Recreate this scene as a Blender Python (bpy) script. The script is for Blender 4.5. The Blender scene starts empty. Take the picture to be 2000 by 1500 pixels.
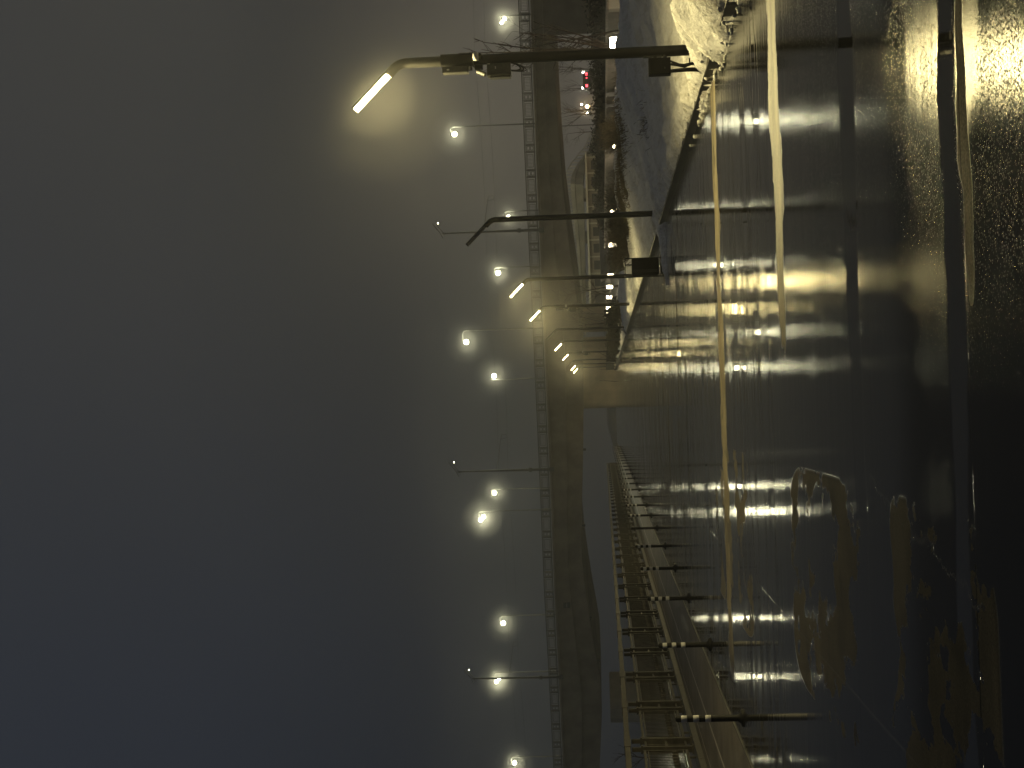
import bpy, math, random
from mathutils import Vector, Matrix, noise
rnd = random.Random(7)
S = bpy.context.scene
COL = S.collection

# ------------------------------------------------------------------ camera
# The photograph is a portrait shot stored on its side: world "up" points to
# the left of the frame.  FP = focal length in pixels of the 2000x1500 photo.
FP = 2774.0
CAM = Vector((0.0, 0.0, 1.45))
_d = 0.032
_y = Vector((702 - 750, -(1178 - 1000), FP)).normalized()      # world +Y in (right, up, fwd)
_z = Vector((-math.sin(_d), math.cos(_d), 0.0))
_z.z = -(_z.x * _y.x + _z.y * _y.y) / _y.z
_z.normalize()
_x = _z.cross(_y) * 1.0
# (right, up, fwd) is left handed, so fix the sign so that +X points right
if _x.x < 0:
    _x = -_x
RIGHT = Vector((_x.x, _y.x, _z.x))
UP = Vector((_x.y, _y.y, _z.y))
FWD = Vector((_x.z, _y.z, _z.z))
cd = bpy.data.cameras.new("camera")
cam = bpy.data.objects.new("camera", cd)
COL.objects.link(cam)
mw = Matrix((( -UP.x, RIGHT.x, -FWD.x, CAM.x),
             ( -UP.y, RIGHT.y, -FWD.y, CAM.y),
             ( -UP.z, RIGHT.z, -FWD.z, CAM.z),
             (0, 0, 0, 1)))
cam.matrix_world = mw
cd.sensor_width = 36.0
cd.lens = FP / 2000 * 36
cd.clip_start = 0.1
cd.clip_end = 3000
S.camera = cam


def ray(px, py):
    u, v = 1500 - py, px
    return (FWD * FP + RIGHT * (u - 750) - UP * (v - 1000)).normalized()


def at_y(px, py, Y):
    d = ray(px, py)
    return CAM + d * ((Y - CAM.y) / d.y)


def at_x(px, py, X):
    d = ray(px, py)
    return CAM + d * ((X - CAM.x) / d.x)


# ------------------------------------------------------------------ world
W = bpy.data.worlds.new("World")
S.world = W
W.use_nodes = True
SKY_LEFT = (0.0205, 0.0245, 0.0335)
SKY_RIGHT = (0.048, 0.047, 0.043)
SKY_TOP = (0.036, 0.042, 0.054)
SKY_GLOW = (0.100, 0.088, 0.070)
SKY_STRENGTH = 1.0

S.view_settings.view_transform = 'Standard'
S.view_settings.look = 'None'
S.view_settings.exposure = 0.0
S.view_settings.gamma = 1.0
S.render.engine = 'CYCLES'
cy = S.cycles
cy.max_bounces = 6
cy.diffuse_bounces = 2
cy.glossy_bounces = 3
cy.transmission_bounces = 2
cy.volume_bounces = 1
cy.transparent_max_bounces = 4
cy.sample_clamp_indirect = 3.0
cy.sample_clamp_direct = 40.0
cy.use_denoising = True
try:
    cy.use_light_tree = True
except Exception:
    pass

# strengths of the lamps the photograph shows lit
PATH_LAMP = (1.0, 0.83, 0.37)
PATH_POWER = 2500.0
BRIDGE_LAMP = (1.0, 0.96, 0.62)
BRIDGE_POWER = 600.0
LOW_LAMP = (1.0, 0.84, 0.58)
LOW_POWER = 105.0
FOG = 0.0010


# ------------------------------------------------------------------ node helpers
class NT:
    def __init__(self, tree):
        self.t = tree
        self.n = tree.nodes
        self.l = tree.links

    def node(self, typ, **kw):
        nd = self.n.new(typ)
        for k, v in kw.items():
            setattr(nd, k, v)
        return nd

    def put(self, sock, v):
        if isinstance(v, bpy.types.NodeSocket):
            self.l.new(v, sock)
        elif v is not None:
            if hasattr(sock.default_value, '__len__') and not hasattr(v, '__len__'):
                v = (v, v, v)
            if hasattr(v, '__len__') and len(sock.default_value) == 4 and len(v) == 3:
                v = (*v, 1.0)
            sock.default_value = v

    def m(self, op, a, b=None, c=None):
        nd = self.node('ShaderNodeMath', operation=op)
        self.put(nd.inputs[0], a)
        if b is not None:
            self.put(nd.inputs[1], b)
        if c is not None:
            self.put(nd.inputs[2], c)
        return nd.outputs[0]

    def ss(self, v, lo, hi, a=0.0, b=1.0):
        nd = self.node('ShaderNodeMapRange', interpolation_type='SMOOTHSTEP')
        self.put(nd.inputs['Value'], v)
        self.put(nd.inputs['From Min'], lo)
        self.put(nd.inputs['From Max'], hi)
        self.put(nd.inputs['To Min'], a)
        self.put(nd.inputs['To Max'], b)
        return nd.outputs['Result']

    def band(self, v, c, w, s):
        a = self.m('ABSOLUTE', self.m('SUBTRACT', v, c))
        if isinstance(w, bpy.types.NodeSocket):
            return self.ss(a, self.m('ADD', w, s), self.m('SUBTRACT', w, s))
        return self.ss(a, w + s, max(w - s, 0.0))

    def xyz(self):
        g = self.node('ShaderNodeNewGeometry')
        s = self.node('ShaderNodeSeparateXYZ')
        self.l.new(g.outputs['Position'], s.inputs[0])
        return s.outputs

    def vec(self, x, y, z):
        c = self.node('ShaderNodeCombineXYZ')
        self.put(c.inputs[0], x)
        self.put(c.inputs[1], y)
        self.put(c.inputs[2], z)
        return c.outputs[0]

    def noise(self, vec, scale, detail=2.0, rough=0.5):
        nd = self.node('ShaderNodeTexNoise')
        if vec is not None:
            self.l.new(vec, nd.inputs['Vector'])
        nd.inputs['Scale'].default_value = scale
        nd.inputs['Detail'].default_value = detail
        nd.inputs['Roughness'].default_value = rough
        return nd.outputs['Fac']

    def mix(self, f, a, b):
        nd = self.node('ShaderNodeMix', data_type='RGBA')
        self.put(nd.inputs[0], f)
        self.put(nd.inputs[6], a)
        self.put(nd.inputs[7], b)
        return nd.outputs[2]

    def fmix(self, f, a, b):
        nd = self.node('ShaderNodeMix', data_type='FLOAT')
        self.put(nd.inputs[0], f)
        self.put(nd.inputs[2], a)
        self.put(nd.inputs[3], b)
        return nd.outputs[0]

    def bump(self, h, strength, dist, normal=None):
        nd = self.node('ShaderNodeBump')
        self.put(nd.inputs['Height'], h)
        self.put(nd.inputs['Strength'], strength)
        nd.inputs['Distance'].default_value = dist
        if normal is not None:
            self.l.new(normal, nd.inputs['Normal'])
        return nd.outputs[0]


def new_mat(name):
    mt = bpy.data.materials.new(name)
    mt.use_nodes = True
    nt = NT(mt.node_tree)
    b = mt.node_tree.nodes['Principled BSDF']
    return mt, nt, b


def noisy(name, col, rough=0.7, scale=6.0, var=0.35, metallic=0.0, bump=0.0, bscale=40.0, spec=0.4):
    mt, nt, b = new_mat(name)
    tc = nt.node('ShaderNodeTexCoord').outputs['Object']
    f = nt.noise(tc, scale, 4.0, 0.6)
    lo = tuple(c * (1 - var) for c in col)
    hi = tuple(min(1, c * (1 + var)) for c in col)
    nt.put(b.inputs['Base Color'], nt.mix(nt.ss(f, 0.3, 0.7), lo, hi))
    nt.put(b.inputs['Roughness'], nt.fmix(f, max(rough - .1, .02), min(rough + .1, 1)))
    b.inputs['Metallic'].default_value = metallic
    b.inputs['Specular IOR Level'].default_value = spec
    if bump > 0:
        nt.put(b.inputs['Normal'], nt.bump(nt.noise(tc, bscale, 3.0), 0.6, bump))
    return mt


def emitter(name, col, strength):
    mt = bpy.data.materials.new(name)
    mt.use_nodes = True
    t = mt.node_tree
    t.nodes.clear()
    e = t.nodes.new('ShaderNodeEmission')
    e.inputs[0].default_value = (*col, 1)
    e.inputs[1].default_value = strength
    o = t.nodes.new('ShaderNodeOutputMaterial')
    t.links.new(e.outputs[0], o.inputs[0])
    return mt


# world sky: overcast night sky over a city, warmer where the lamps are (east/right)
wt = NT(W.node_tree)
bg = W.node_tree.nodes['Background']
wg = wt.node('ShaderNodeTexCoord').outputs['Generated']
ws = wt.node('ShaderNodeSeparateXYZ')
W.node_tree.links.new(wg, ws.inputs[0])
hz = wt.mix(wt.ss(ws.outputs[0], -0.30, 0.34), SKY_LEFT, SKY_RIGHT)
cl = wt.noise(wg, 2.2, 3.0, 0.5)
glow = wt.m('MULTIPLY', wt.ss(ws.outputs[0], 0.02, 0.24), wt.ss(ws.outputs[2], 0.22, 0.0))
hz2 = wt.mix(wt.ss(ws.outputs[2], 0.30, 0.80), hz, SKY_TOP)
mul = wt.node('ShaderNodeVectorMath', operation='SCALE')
wt.l.new(hz2, mul.inputs[0])
wt.put(mul.inputs['Scale'], wt.m('MULTIPLY', wt.fmix(cl, 0.85, 1.15), wt.ss(ws.outputs[2], 0.0, 0.32, 0.55, 1.0)))
wt.put(bg.inputs['Color'], wt.mix(glow, mul.outputs[0], SKY_GLOW))
bg.inputs['Strength'].default_value = SKY_STRENGTH


# ------------------------------------------------------------------ mesh helpers
class MB:
    def __init__(self):
        self.v = []
        self.f = []
        self.smooth = []

    def add(self, verts, faces, smooth=False):
        o = len(self.v)
        self.v += [tuple(p) for p in verts]
        self.f += [tuple(i + o for i in fc) for fc in faces]
        self.smooth += [smooth] * len(faces)
        return self

    def box(self, c, s, ax=None):
        """box with centre c, full sizes s, optional axes (3 vectors)"""
        if ax is None:
            ax = (Vector((1, 0, 0)), Vector((0, 1, 0)), Vector((0, 0, 1)))
        c = Vector(c)
        vs = []
        for k in (-1, 1):
            for j in (-1, 1):
                for i in (-1, 1):
                    vs.append(c + ax[0] * (i * s[0] / 2) + ax[1] * (j * s[1] / 2) + ax[2] * (k * s[2] / 2))
        return self.add(vs, [(0, 2, 3, 1), (4, 5, 7, 6), (0, 1, 5, 4), (2, 6, 7, 3), (0, 4, 6, 2), (1, 3, 7, 5)])

    def rbox(self, c, s, r, seg=3, ax=None):
        """box whose four vertical edges are rounded"""
        if ax is None:
            ax = (Vector((1, 0, 0)), Vector((0, 1, 0)), Vector((0, 0, 1)))
        c = Vector(c)
        ring = []
        for (sx, sy, a0) in ((1, 1, 0), (-1, 1, 90), (-1, -1, 180), (1, -1, 270)):
            for k in range(seg + 1):
                a = math.radians(a0 + 90 * k / seg)
                ring.append((sx * (s[0] / 2 - r) + r * math.cos(a), sy * (s[1] / 2 - r) + r * math.sin(a)))
        n = len(ring)
        vs = []
        for z in (-s[2] / 2, s[2] / 2):
            for (x, y) in ring:
                vs.append(c + ax[0] * x + ax[1] * y + ax[2] * z)
        fs = [(i, (i + 1) % n, n + (i + 1) % n, n + i) for i in range(n)]
        fs += [tuple(range(n - 1, -1, -1)), tuple(range(n, 2 * n))]
        return self.add(vs, fs)

    def tube(self, pts, rad, n=8, cap=True, smooth=True):
        pts = [Vector(p) for p in pts]
        if not hasattr(rad, '__len__'):
            rad = [rad] * len(pts)
        vs, fs = [], []
        t0 = (pts[1] - pts[0]).normalized()
        ref = Vector((0, 0, 1)) if abs(t0.z) < 0.9 else Vector((1, 0, 0))
        a = t0.cross(ref).normalized()
        for i, p in enumerate(pts):
            if i == 0:
                t = t0
            elif i == len(pts) - 1:
                t = (pts[i] - pts[i - 1]).normalized()
            else:
                t = ((pts[i + 1] - pts[i]).normalized() + (pts[i] - pts[i - 1]).normalized())
                t = t.normalized() if t.length > 1e-6 else t0
            a = (a - t * a.dot(t))
            if a.length < 1e-6:
                a = t.orthogonal()
            a.normalize()
            b = t.cross(a)
            for k in range(n):
                ang = 2 * math.pi * k / n
                vs.append(p + (a * math.cos(ang) + b * math.sin(ang)) * rad[i])
        for i in range(len(pts) - 1):
            for k in range(n):
                k2 = (k + 1) % n
                fs.append((i * n + k, i * n + k2, (i + 1) * n + k2, (i + 1) * n + k))
        self.add(vs, fs, smooth)
        if cap:
            o = len(pts) - 1
            self.add(vs[:n], [tuple(range(n - 1, -1, -1))])
            self.add(vs[o * n:], [tuple(range(n))])
        return self

    def lathe(self, prof, c=(0, 0, 0), n=16, smooth=True):
        c = Vector(c)
        vs, fs = [], []
        for (r, z) in prof:
            for k in range(n):
                a = 2 * math.pi * k / n
                vs.append(c + Vector((r * math.cos(a), r * math.sin(a), z)))
        for i in range(len(prof) - 1):
            for k in range(n):
                k2 = (k + 1) % n
                fs.append((i * n + k, i * n + k2, (i + 1) * n + k2, (i + 1) * n + k))
        self.add(vs, fs, smooth)
        if prof[-1][0] > 1e-5:
            self.add(vs[-n:], [tuple(range(n))])
        if prof[0][0] > 1e-5:
            self.add(vs[:n], [tuple(range(n - 1, -1, -1))])
        return self

    def build(self, name, mat, parent=None):
        me = bpy.data.meshes.new(name)
        me.from_pydata(self.v, [], self.f)
        me.polygons.foreach_set('use_smooth', self.smooth)
        me.update()
        if mat is not None:
            me.materials.append(mat)
        o = bpy.data.objects.new(name, me)
        COL.objects.link(o)
        if parent is not None:
            o.parent = parent
        return o


def tag(o, label=None, cat=None, group=None, kind=None):
    if label:
        o['label'] = label
    if cat:
        o['category'] = cat
    if group:
        o['group'] = group
    if kind:
        o['kind'] = kind
    return o


def empty(name, loc, label, cat, group=None, rz=0.0):
    o = bpy.data.objects.new(name, None)
    o.empty_display_size = 0.2
    o.location = loc
    o.rotation_euler = (0, 0, rz)
    COL.objects.link(o)
    return tag(o, label, cat, group)


KIDS = {}


def kids(o):
    return [c for c in COL.objects if c.parent is o]


def dup(root, loc, label, rz=None, skip=()):
    r = root.copy()
    COL.objects.link(r)
    r.location = loc
    if rz is not None:
        r.rotation_euler = (0, 0, rz)
    r['label'] = label
    for ch in kids(root):
        if ch.name.split('.')[0] in skip:
            continue
        c = ch.copy()
        COL.objects.link(c)
        c.parent = r
        for g in kids(ch):
            d = g.copy()
            COL.objects.link(d)
            d.parent = c
    return r


def struct(o):
    o['kind'] = 'structure'
    return o


# ------------------------------------------------------------------ materials
M = {}
M['pole'] = noisy('dark_steel', (0.010, 0.0095, 0.008), 0.5, 8, 0.3)
M['box'] = noisy('grey_box', (0.045, 0.045, 0.040), 0.5, 14, 0.3)
M['black'] = noisy('black_paint', (0.006, 0.006, 0.006), 0.6, 10, 0.3, spec=0.15)
M['white'] = noisy('white_band', (0.46, 0.455, 0.44), 0.55, 12, 0.12)
M['cable'] = noisy('cable_rubber', (0.012, 0.012, 0.012), 0.6, 10, 0.2)
M['steelrail'] = noisy('painted_railing', (0.066, 0.060, 0.047), 0.65, 5, 0.35, bump=0.002, spec=0.12)
M['granite'] = noisy('granite', (0.22, 0.19, 0.15), 0.7, 9, 0.3, bump=0.004)
M['concrete'] = noisy('bridge_concrete', (0.25, 0.21, 0.155), 0.85, 0.35, 0.28, bump=0.01, bscale=4)
M['pierstone_warm_light'] = noisy('pier_stone_warm_light', (0.44, 0.375, 0.265), 0.85, 0.8, 0.16, bump=0.01, bscale=5)  # orange underlighting of the bridge is painted into this stone colour
M['iron'] = noisy('cast_iron', (0.055, 0.050, 0.040), 0.6, 3, 0.3)
M['mast'] = noisy('mast_paint', (0.05, 0.05, 0.048), 0.6, 3, 0.3)
M['bark'] = noisy('bark', (0.055, 0.040, 0.028), 0.9, 20, 0.4)
M['twig'] = noisy('dry_twig', (0.065, 0.050, 0.034), 0.9, 9, 0.5)
M['grass'] = noisy('dry_grass', (0.13, 0.10, 0.055), 0.9, 9, 0.5)
M['hedge'] = noisy('hedge_leaf', (0.035, 0.032, 0.02), 0.9, 6, 0.5)
M['wall'] = noisy('rendered_wall', (0.17, 0.15, 0.125), 0.85, 1.2, 0.25, bump=0.006, bscale=8)
M['kiosk'] = noisy('facade', (0.20, 0.17, 0.13), 0.85, 0.5, 0.3)
M['viaduct'] = noisy('viaduct_concrete', (0.42, 0.39, 0.31), 0.85, 0.3, 0.2)
M['glassdark'] = noisy('dark_glass', (0.03, 0.028, 0.025), 0.15, 2, 0.2)
M['car'] = noisy('car_paint', (0.03, 0.03, 0.035), 0.3, 2, 0.2, 0.4)
M['tyre'] = noisy('tyre', (0.015, 0.015, 0.015), 0.8, 10, 0.2)
M['off'] = noisy('unlit_diffuser', (0.34, 0.33, 0.30), 0.35, 8, 0.1)
M['lamp'] = emitter('path_lamp_light', PATH_LAMP, PATH_POWER)
M['lamp_mid'] = emitter('path_lamp_light_mid', PATH_LAMP, PATH_POWER * 0.60)
M['lamp_far'] = emitter('path_lamp_light_far', PATH_LAMP, PATH_POWER * 0.36)
M['blamp'] = emitter('bridge_lamp_light', BRIDGE_LAMP, BRIDGE_POWER)
M['bdim'] = emitter('bridge_lamp_edge', BRIDGE_LAMP, 14.0)
M['low'] = emitter('low_lamp_light', LOW_LAMP, LOW_POWER)
M['red'] = emitter('tail_light', (1.0, 0.06, 0.08), 6.0)
M['amber'] = emitter('amber_light', (1.0, 0.62, 0.25), 380.0)
M['small'] = emitter('small_light', (1.0, 0.9, 0.7), 160.0)


def snow_mat():
    mt, nt, b = new_mat('old_snow')
    X, Y, Z = nt.xyz()
    p = nt.vec(X, Y, Z)
    big = nt.noise(p, 1.3, 5.0, 0.6)
    fine = nt.noise(p, 22.0, 4.0, 0.65)
    strk = nt.noise(nt.vec(nt.m('MULTIPLY', X, 9.0), nt.m('MULTIPLY', Y, 1.2), Z), 1.0, 4.0, 0.6)
    edge = nt.ss(X, 4.75, 4.0)
    dirt = nt.m('MULTIPLY', nt.ss(nt.m('ADD', nt.m('MULTIPLY', big, .5), nt.m('MULTIPLY', fine, .5)), 0.44, 0.66),
                nt.m('ADD', 0.22, nt.m('MULTIPLY', edge, 0.55)))
    c = nt.mix(dirt, (0.72, 0.71, 0.69), (0.24, 0.21, 0.16))
    c = nt.mix(nt.m('MULTIPLY', nt.ss(strk, 0.45, 0.7), 0.40), c, (0.38, 0.35, 0.29))
    nt.put(b.inputs['Base Color'], c)
    b.inputs['Roughness'].default_value = 0.75
    b.inputs['Specular IOR Level'].default_value = 0.25
    n1 = nt.bump(fine, 0.7, 0.05)
    n2 = nt.bump(nt.noise(p, 90.0, 2.0), 0.5, 0.012, n1)
    nt.put(b.inputs['Normal'], n2)
    return mt


def asphalt_mat():
    """wet asphalt path: standing water, rough damp areas and drier ridges across it"""
    mt, nt, b = new_mat('wet_asphalt')
    X, Y, Z = nt.xyz()
    p = nt.vec(X, Y, 0.0)
    wob = nt.noise(nt.vec(nt.m('MULTIPLY', X, 0.55), nt.m('MULTIPLY', Y, 0.55), 0.0), 1.0, 3.0, 0.55)
    wob = nt.m('SUBTRACT', wob, 0.5)
    wob2 = nt.m('SUBTRACT', nt.noise(nt.vec(nt.m('MULTIPLY', X, 2.2), nt.m('MULTIPLY', Y, 2.2), 3.0), 1.0, 4.0, 0.65), 0.5)
    Yw = nt.m('ADD', Y, nt.m('ADD', nt.m('MULTIPLY', wob, 0.55), nt.m('MULTIPLY', wob2, 0.10)))
    Yx = nt.m('ADD', nt.m('ADD', Y, nt.m('MULTIPLY', X, 0.02)), nt.m('MULTIPLY', wob, 0.8))
    Yx = nt.m('ADD', Yx, nt.m('MULTIPLY', wob2, 0.30))
    stm0 = nt.noise(nt.vec(nt.m('MULTIPLY', X, 0.9), nt.m('MULTIPLY', Y, 1.6), 2.0), 1.0, 6.0, 0.7)
    # --- drier ridges (slab joints that stand proud of the water)
    r1 = nt.m('MULTIPLY', nt.band(nt.m('ADD', Yx, nt.m('MULTIPLY', nt.m('SUBTRACT', stm0, 0.5), 0.9)), 17.35, 0.29, 0.09), nt.ss(X, -3.6, -2.2))
    r2 = nt.m('MULTIPLY', nt.band(Yw, nt.m('ADD', 11.45, nt.m('MULTIPLY', nt.m('SUBTRACT', stm0, 0.5), 0.5)), nt.ss(X, 0.3, 2.2, 0.12, 0.25), 0.06), nt.ss(nt.m('ADD', X, nt.m('MULTIPLY', wob2, .6)), 0.35, 0.6))
    isl = nt.noise(nt.vec(nt.m('MULTIPLY', X, 1.5), nt.m('MULTIPLY', Y, 1.05), 7.0), 1.0, 5.0, 0.62)
    reg = nt.m('MULTIPLY', nt.ss(X, -0.15, -0.9), nt.ss(X, -2.4, -1.8))
    reg = nt.m('MULTIPLY', reg, nt.m('MULTIPLY', nt.ss(Y, 5.0, 6.0), nt.ss(Y, 12.0, 10.6)))
    reg = nt.m('MULTIPLY', reg, nt.ss(nt.m('ABSOLUTE', nt.m('SUBTRACT', nt.m('ADD', Y, nt.m('MULTIPLY', wob, 1.2)), 7.85)), 0.25, 0.6))
    r3 = nt.m('MULTIPLY', nt.ss(isl, 0.515, 0.535), nt.ss(reg, 0.35, 0.6))
    reg2 = nt.m('MULTIPLY', nt.m('MULTIPLY', nt.ss(X, -0.3, -0.8), nt.ss(X, -2.6, -2.2)), nt.band(Y, 16.8, 2.2, 0.6))
    r4 = nt.m('MULTIPLY', nt.ss(isl, 0.545, 0.56), nt.ss(reg2, 0.3, 0.6))
    r5 = nt.m('MULTIPLY', nt.band(Yw, 5.66, 0.05, 0.03), nt.ss(X, 0.2, 1.0))
    wd = nt.m('MULTIPLY', nt.m('SUBTRACT', X, 0.85), 0.55)
    wdg = nt.m('MULTIPLY', nt.m('MULTIPLY', nt.ss(nt.m('ADD', nt.m('ADD', Yw, wd), nt.m('MULTIPLY', wob2, 0.5)), 5.50, 5.72), nt.ss(Yw, 5.73, 5.69)), nt.ss(X, 0.75, 1.2))
    dry = nt.m('MAXIMUM', nt.m('MAXIMUM', r1, r2), nt.m('MAXIMUM', nt.m('MAXIMUM', r3, r4), r5))
    # --- still water
    w1 = nt.band(Yw, 8.22, 0.20, 0.035)
    w2 = nt.band(Yw, 5.90, 0.13, 0.02)
    st = nt.noise(nt.vec(nt.m('MULTIPLY', X, 0.16), nt.m('MULTIPLY', Y, 0.95), 0.0), 1.0, 5.0, 0.62)
    lgy = nt.m('LOGARITHM', nt.m('MAXIMUM', Y, 1.0), 2.718)
    st2 = nt.noise(nt.vec(nt.m('MULTIPLY', X, 0.30), nt.m('MULTIPLY', lgy, 30.0), 5.0), 1.0, 5.0, 0.66)
    stm = nt.m('ADD', nt.m('MULTIPLY', st, 0.45), nt.m('MULTIPLY', st2, 0.55))
    far = nt.ss(Y, 11.6, 13.0)
    w3 = nt.m('MULTIPLY', nt.ss(stm, 0.505, 0.455), far)
    left_w = nt.m('MULTIPLY', nt.ss(nt.m('ADD', X, nt.m('MULTIPLY', wob, 1.5)), 0.1, -0.9), nt.ss(Y, 4.0, 6.5))
    wat = nt.m('MAXIMUM', nt.m('MAXIMUM', w1, w2), w3)
    wat = nt.m('MULTIPLY', wat, nt.m('SUBTRACT', 1.0, dry))
    # --- roughness
    base_r = nt.fmix(nt.ss(Yw, 5.75, 6.1), 0.15, 0.22)
    base_r = nt.fmix(nt.ss(Yw, 6.35, 6.9), base_r, 0.135)
    base_r = nt.fmix(nt.ss(Y, 8.4, 9.2), base_r, 0.12)
    base_r = nt.fmix(nt.ss(Y, 12.0, 20.0), base_r, 0.12)
    base_r = nt.m('ADD', base_r, nt.m('MULTIPLY', nt.m('SUBTRACT', stm, 0.5), nt.ss(Y, 11.0, 16.0, 0.20, 0.42)))
    base_r = nt.fmix(nt.m('MULTIPLY', left_w, 0.75), base_r, 0.075)
    base_r = nt.fmix(wdg, base_r, 0.25)
    rgh = nt.fmix(wat, base_r, 0.035)
    dry2 = nt.ss(dry, 0.0, 0.3)
    rgh = nt.fmix(dry2, rgh, 0.62)
    rgh = nt.m('MAXIMUM', rgh, 0.02)
    # --- colour
    agg = nt.noise(p, 75.0, 3.0, 0.65)
    blot = nt.noise(p, 0.9, 5.0, 0.6)
    c = nt.mix(nt.ss(agg, 0.35, 0.7), (0.008, 0.008, 0.008), (0.024, 0.023, 0.021))
    c = nt.mix(nt.m('MULTIPLY', nt.ss(blot, .35, .7), .5), c, (0.010, 0.010, 0.009))
    dcol = nt.mix(nt.ss(nt.m('ADD', nt.m('MULTIPLY', agg, .5), nt.m('MULTIPLY', stm0, .5)), 0.36, 0.66), (0.085, 0.073, 0.048), (0.31, 0.265, 0.17))
    dcol = nt.mix(nt.m('MULTIPLY', nt.ss(wob2, .02, .2), .7), dcol, (0.055, 0.047, 0.032))
    inn = nt.m('MULTIPLY', nt.m('MAXIMUM', nt.band(Yx, 17.38, 0.10, 0.14), nt.band(Yw, 11.47, 0.08, 0.12)), nt.ss(nt.noise(nt.vec(nt.m('MULTIPLY', X, 1.3), nt.m('MULTIPLY', Y, 0.5), 9.0), 1.0, 4.0, 0.65), 0.36, 0.56))
    dcol = nt.mix(nt.m('MULTIPLY', inn, 0.55), dcol, (0.075, 0.062, 0.038))
    crk = nt.m('MULTIPLY', nt.band(nt.m('ADD', Yx, nt.m('MULTIPLY', wob2, 0.25)), 17.50, 0.022, 0.02), nt.ss(nt.noise(nt.vec(nt.m('MULTIPLY', X, 0.9), 0.0, 4.0), 1.0, 3.0, 0.6), 0.46, 0.52))
    dcol = nt.mix(crk, dcol, (0.004, 0.004, 0.003))
    dcol = nt.mix(nt.m('MULTIPLY', nt.m('MAXIMUM', r3, r4), 0.74), dcol, (0.026, 0.025, 0.020))
    c = nt.mix(dry, c, dcol)
    # joints: one along the path, one across it, one crooked crack
    j1 = nt.band(X, -1.755, 0.006, 0.004)
    cr = nt.m('ADD', X, nt.m('MULTIPLY', nt.m('SUBTRACT', nt.noise(nt.vec(0.0, Y, 0.0), 3.0, 5.0, 0.7), 0.5), 0.45))
    j2 = nt.m('MULTIPLY', nt.band(nt.m('ADD', cr, nt.m('MULTIPLY', Y, -0.16)), -1.72, 0.005, 0.004),
              nt.m('MULTIPLY', nt.ss(Y, 5.6, 5.8), nt.ss(Y, 8.1, 7.7)))
    j3 = nt.band(nt.m('ADD', Y, nt.m('MULTIPLY', wob2, 0.03)), 5.735, 0.008, 0.005)
    jj = nt.m('MAXIMUM', j1, nt.m('MAXIMUM', j2, j3))
    c = nt.mix(nt.m('MAXIMUM', nt.m('MULTIPLY', j1, 0.6), nt.m('MULTIPLY', j2, 0.7)), c, (0.085, 0.08, 0.07))
    c = nt.mix(j3, c, (0.01, 0.01, 0.01))
    # --- relief: aggregate near the camera, water is flat
    grit = nt.m('MULTIPLY', nt.m('SUBTRACT', 1.0, wat), nt.m('MULTIPLY', nt.fmix(nt.ss(Yw, 5.8, 7.2), 1.0, 0.13), nt.ss(nt.m('ADD', X, wob), -0.2, 1.4, 0.14, 1.0)))
    grit = nt.m('MULTIPLY', grit, nt.ss(Y, 16.0, 8.0))
    grit = nt.m('MULTIPLY', grit, nt.m('SUBTRACT', 1.0, nt.m('MULTIPLY', left_w, 0.7)))
    vo = nt.node('ShaderNodeTexVoronoi')
    nt.l.new(p, vo.inputs['Vector'])
    vo.inputs['Scale'].default_value = 85.0
    vc = nt.node('ShaderNodeSeparateColor')
    nt.l.new(vo.outputs['Color'], vc.inputs[0])
    dens = nt.noise(p, 2.3, 3.0, 0.6)
    peb = nt.m('MULTIPLY', nt.ss(vo.outputs['Distance'], 0.52, 0.05), nt.ss(nt.m('ADD', vc.outputs[0], nt.m('MULTIPLY', dens, 0.9)), 0.72, 1.05))
    grit = nt.m('MULTIPLY', grit, nt.m('SUBTRACT', 1.0, nt.m('MULTIPLY', wdg, 0.85)))
    n1 = nt.bump(nt.m('ADD', nt.m('MULTIPLY', peb, 0.8), nt.m('MULTIPLY', agg, 0.22)), grit, 0.0030)
    n2 = nt.bump(nt.m('MULTIPLY', nt.m('MULTIPLY', st2, nt.m('DIVIDE', Y, 12.0)), nt.m('SUBTRACT', 1.0, nt.m('MULTIPLY', wat, 0.7))), 0.8, 0.0045, n1)
    n3 = nt.bump(nt.m('MULTIPLY', jj, -0.6), 0.5, 0.002, n2)
    # wet film over a dark diffuse base
    nt.n.remove(b)
    df = nt.node('ShaderNodeBsdfDiffuse')
    nt.put(df.inputs['Color'], c)
    nt.put(df.inputs['Normal'], n3)
    gl = nt.node('ShaderNodeBsdfAnisotropic', distribution='BECKMANN')
    gl.inputs['Color'].default_value = (1, 1, 1, 1)
    nt.put(gl.inputs['Roughness'], rgh)
    nt.put(gl.inputs['Normal'], n3)
    fr = nt.node('ShaderNodeFresnel')
    fr.inputs['IOR'].default_value = 1.34
    nt.put(fr.inputs['Normal'], n1)
    mx = nt.node('ShaderNodeMixShader')
    nt.put(mx.inputs[0], nt.m('MULTIPLY', nt.m('MULTIPLY', fr.outputs[0], nt.fmix(dry2, 1.0, 0.22)), nt.fmix(nt.m('MAXIMUM', nt.ss(Yw, 6.6, 7.4), wat), nt.fmix(wdg, 0.55, 0.30), 1.0)))
    nt.l.new(df.outputs[0], mx.inputs[1])
    nt.l.new(gl.outputs[0], mx.inputs[2])
    out = [q for q in nt.n if q.type == 'OUTPUT_MATERIAL'][0]
    nt.l.new(mx.outputs[0], out.inputs['Surface'])
    return mt


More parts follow.
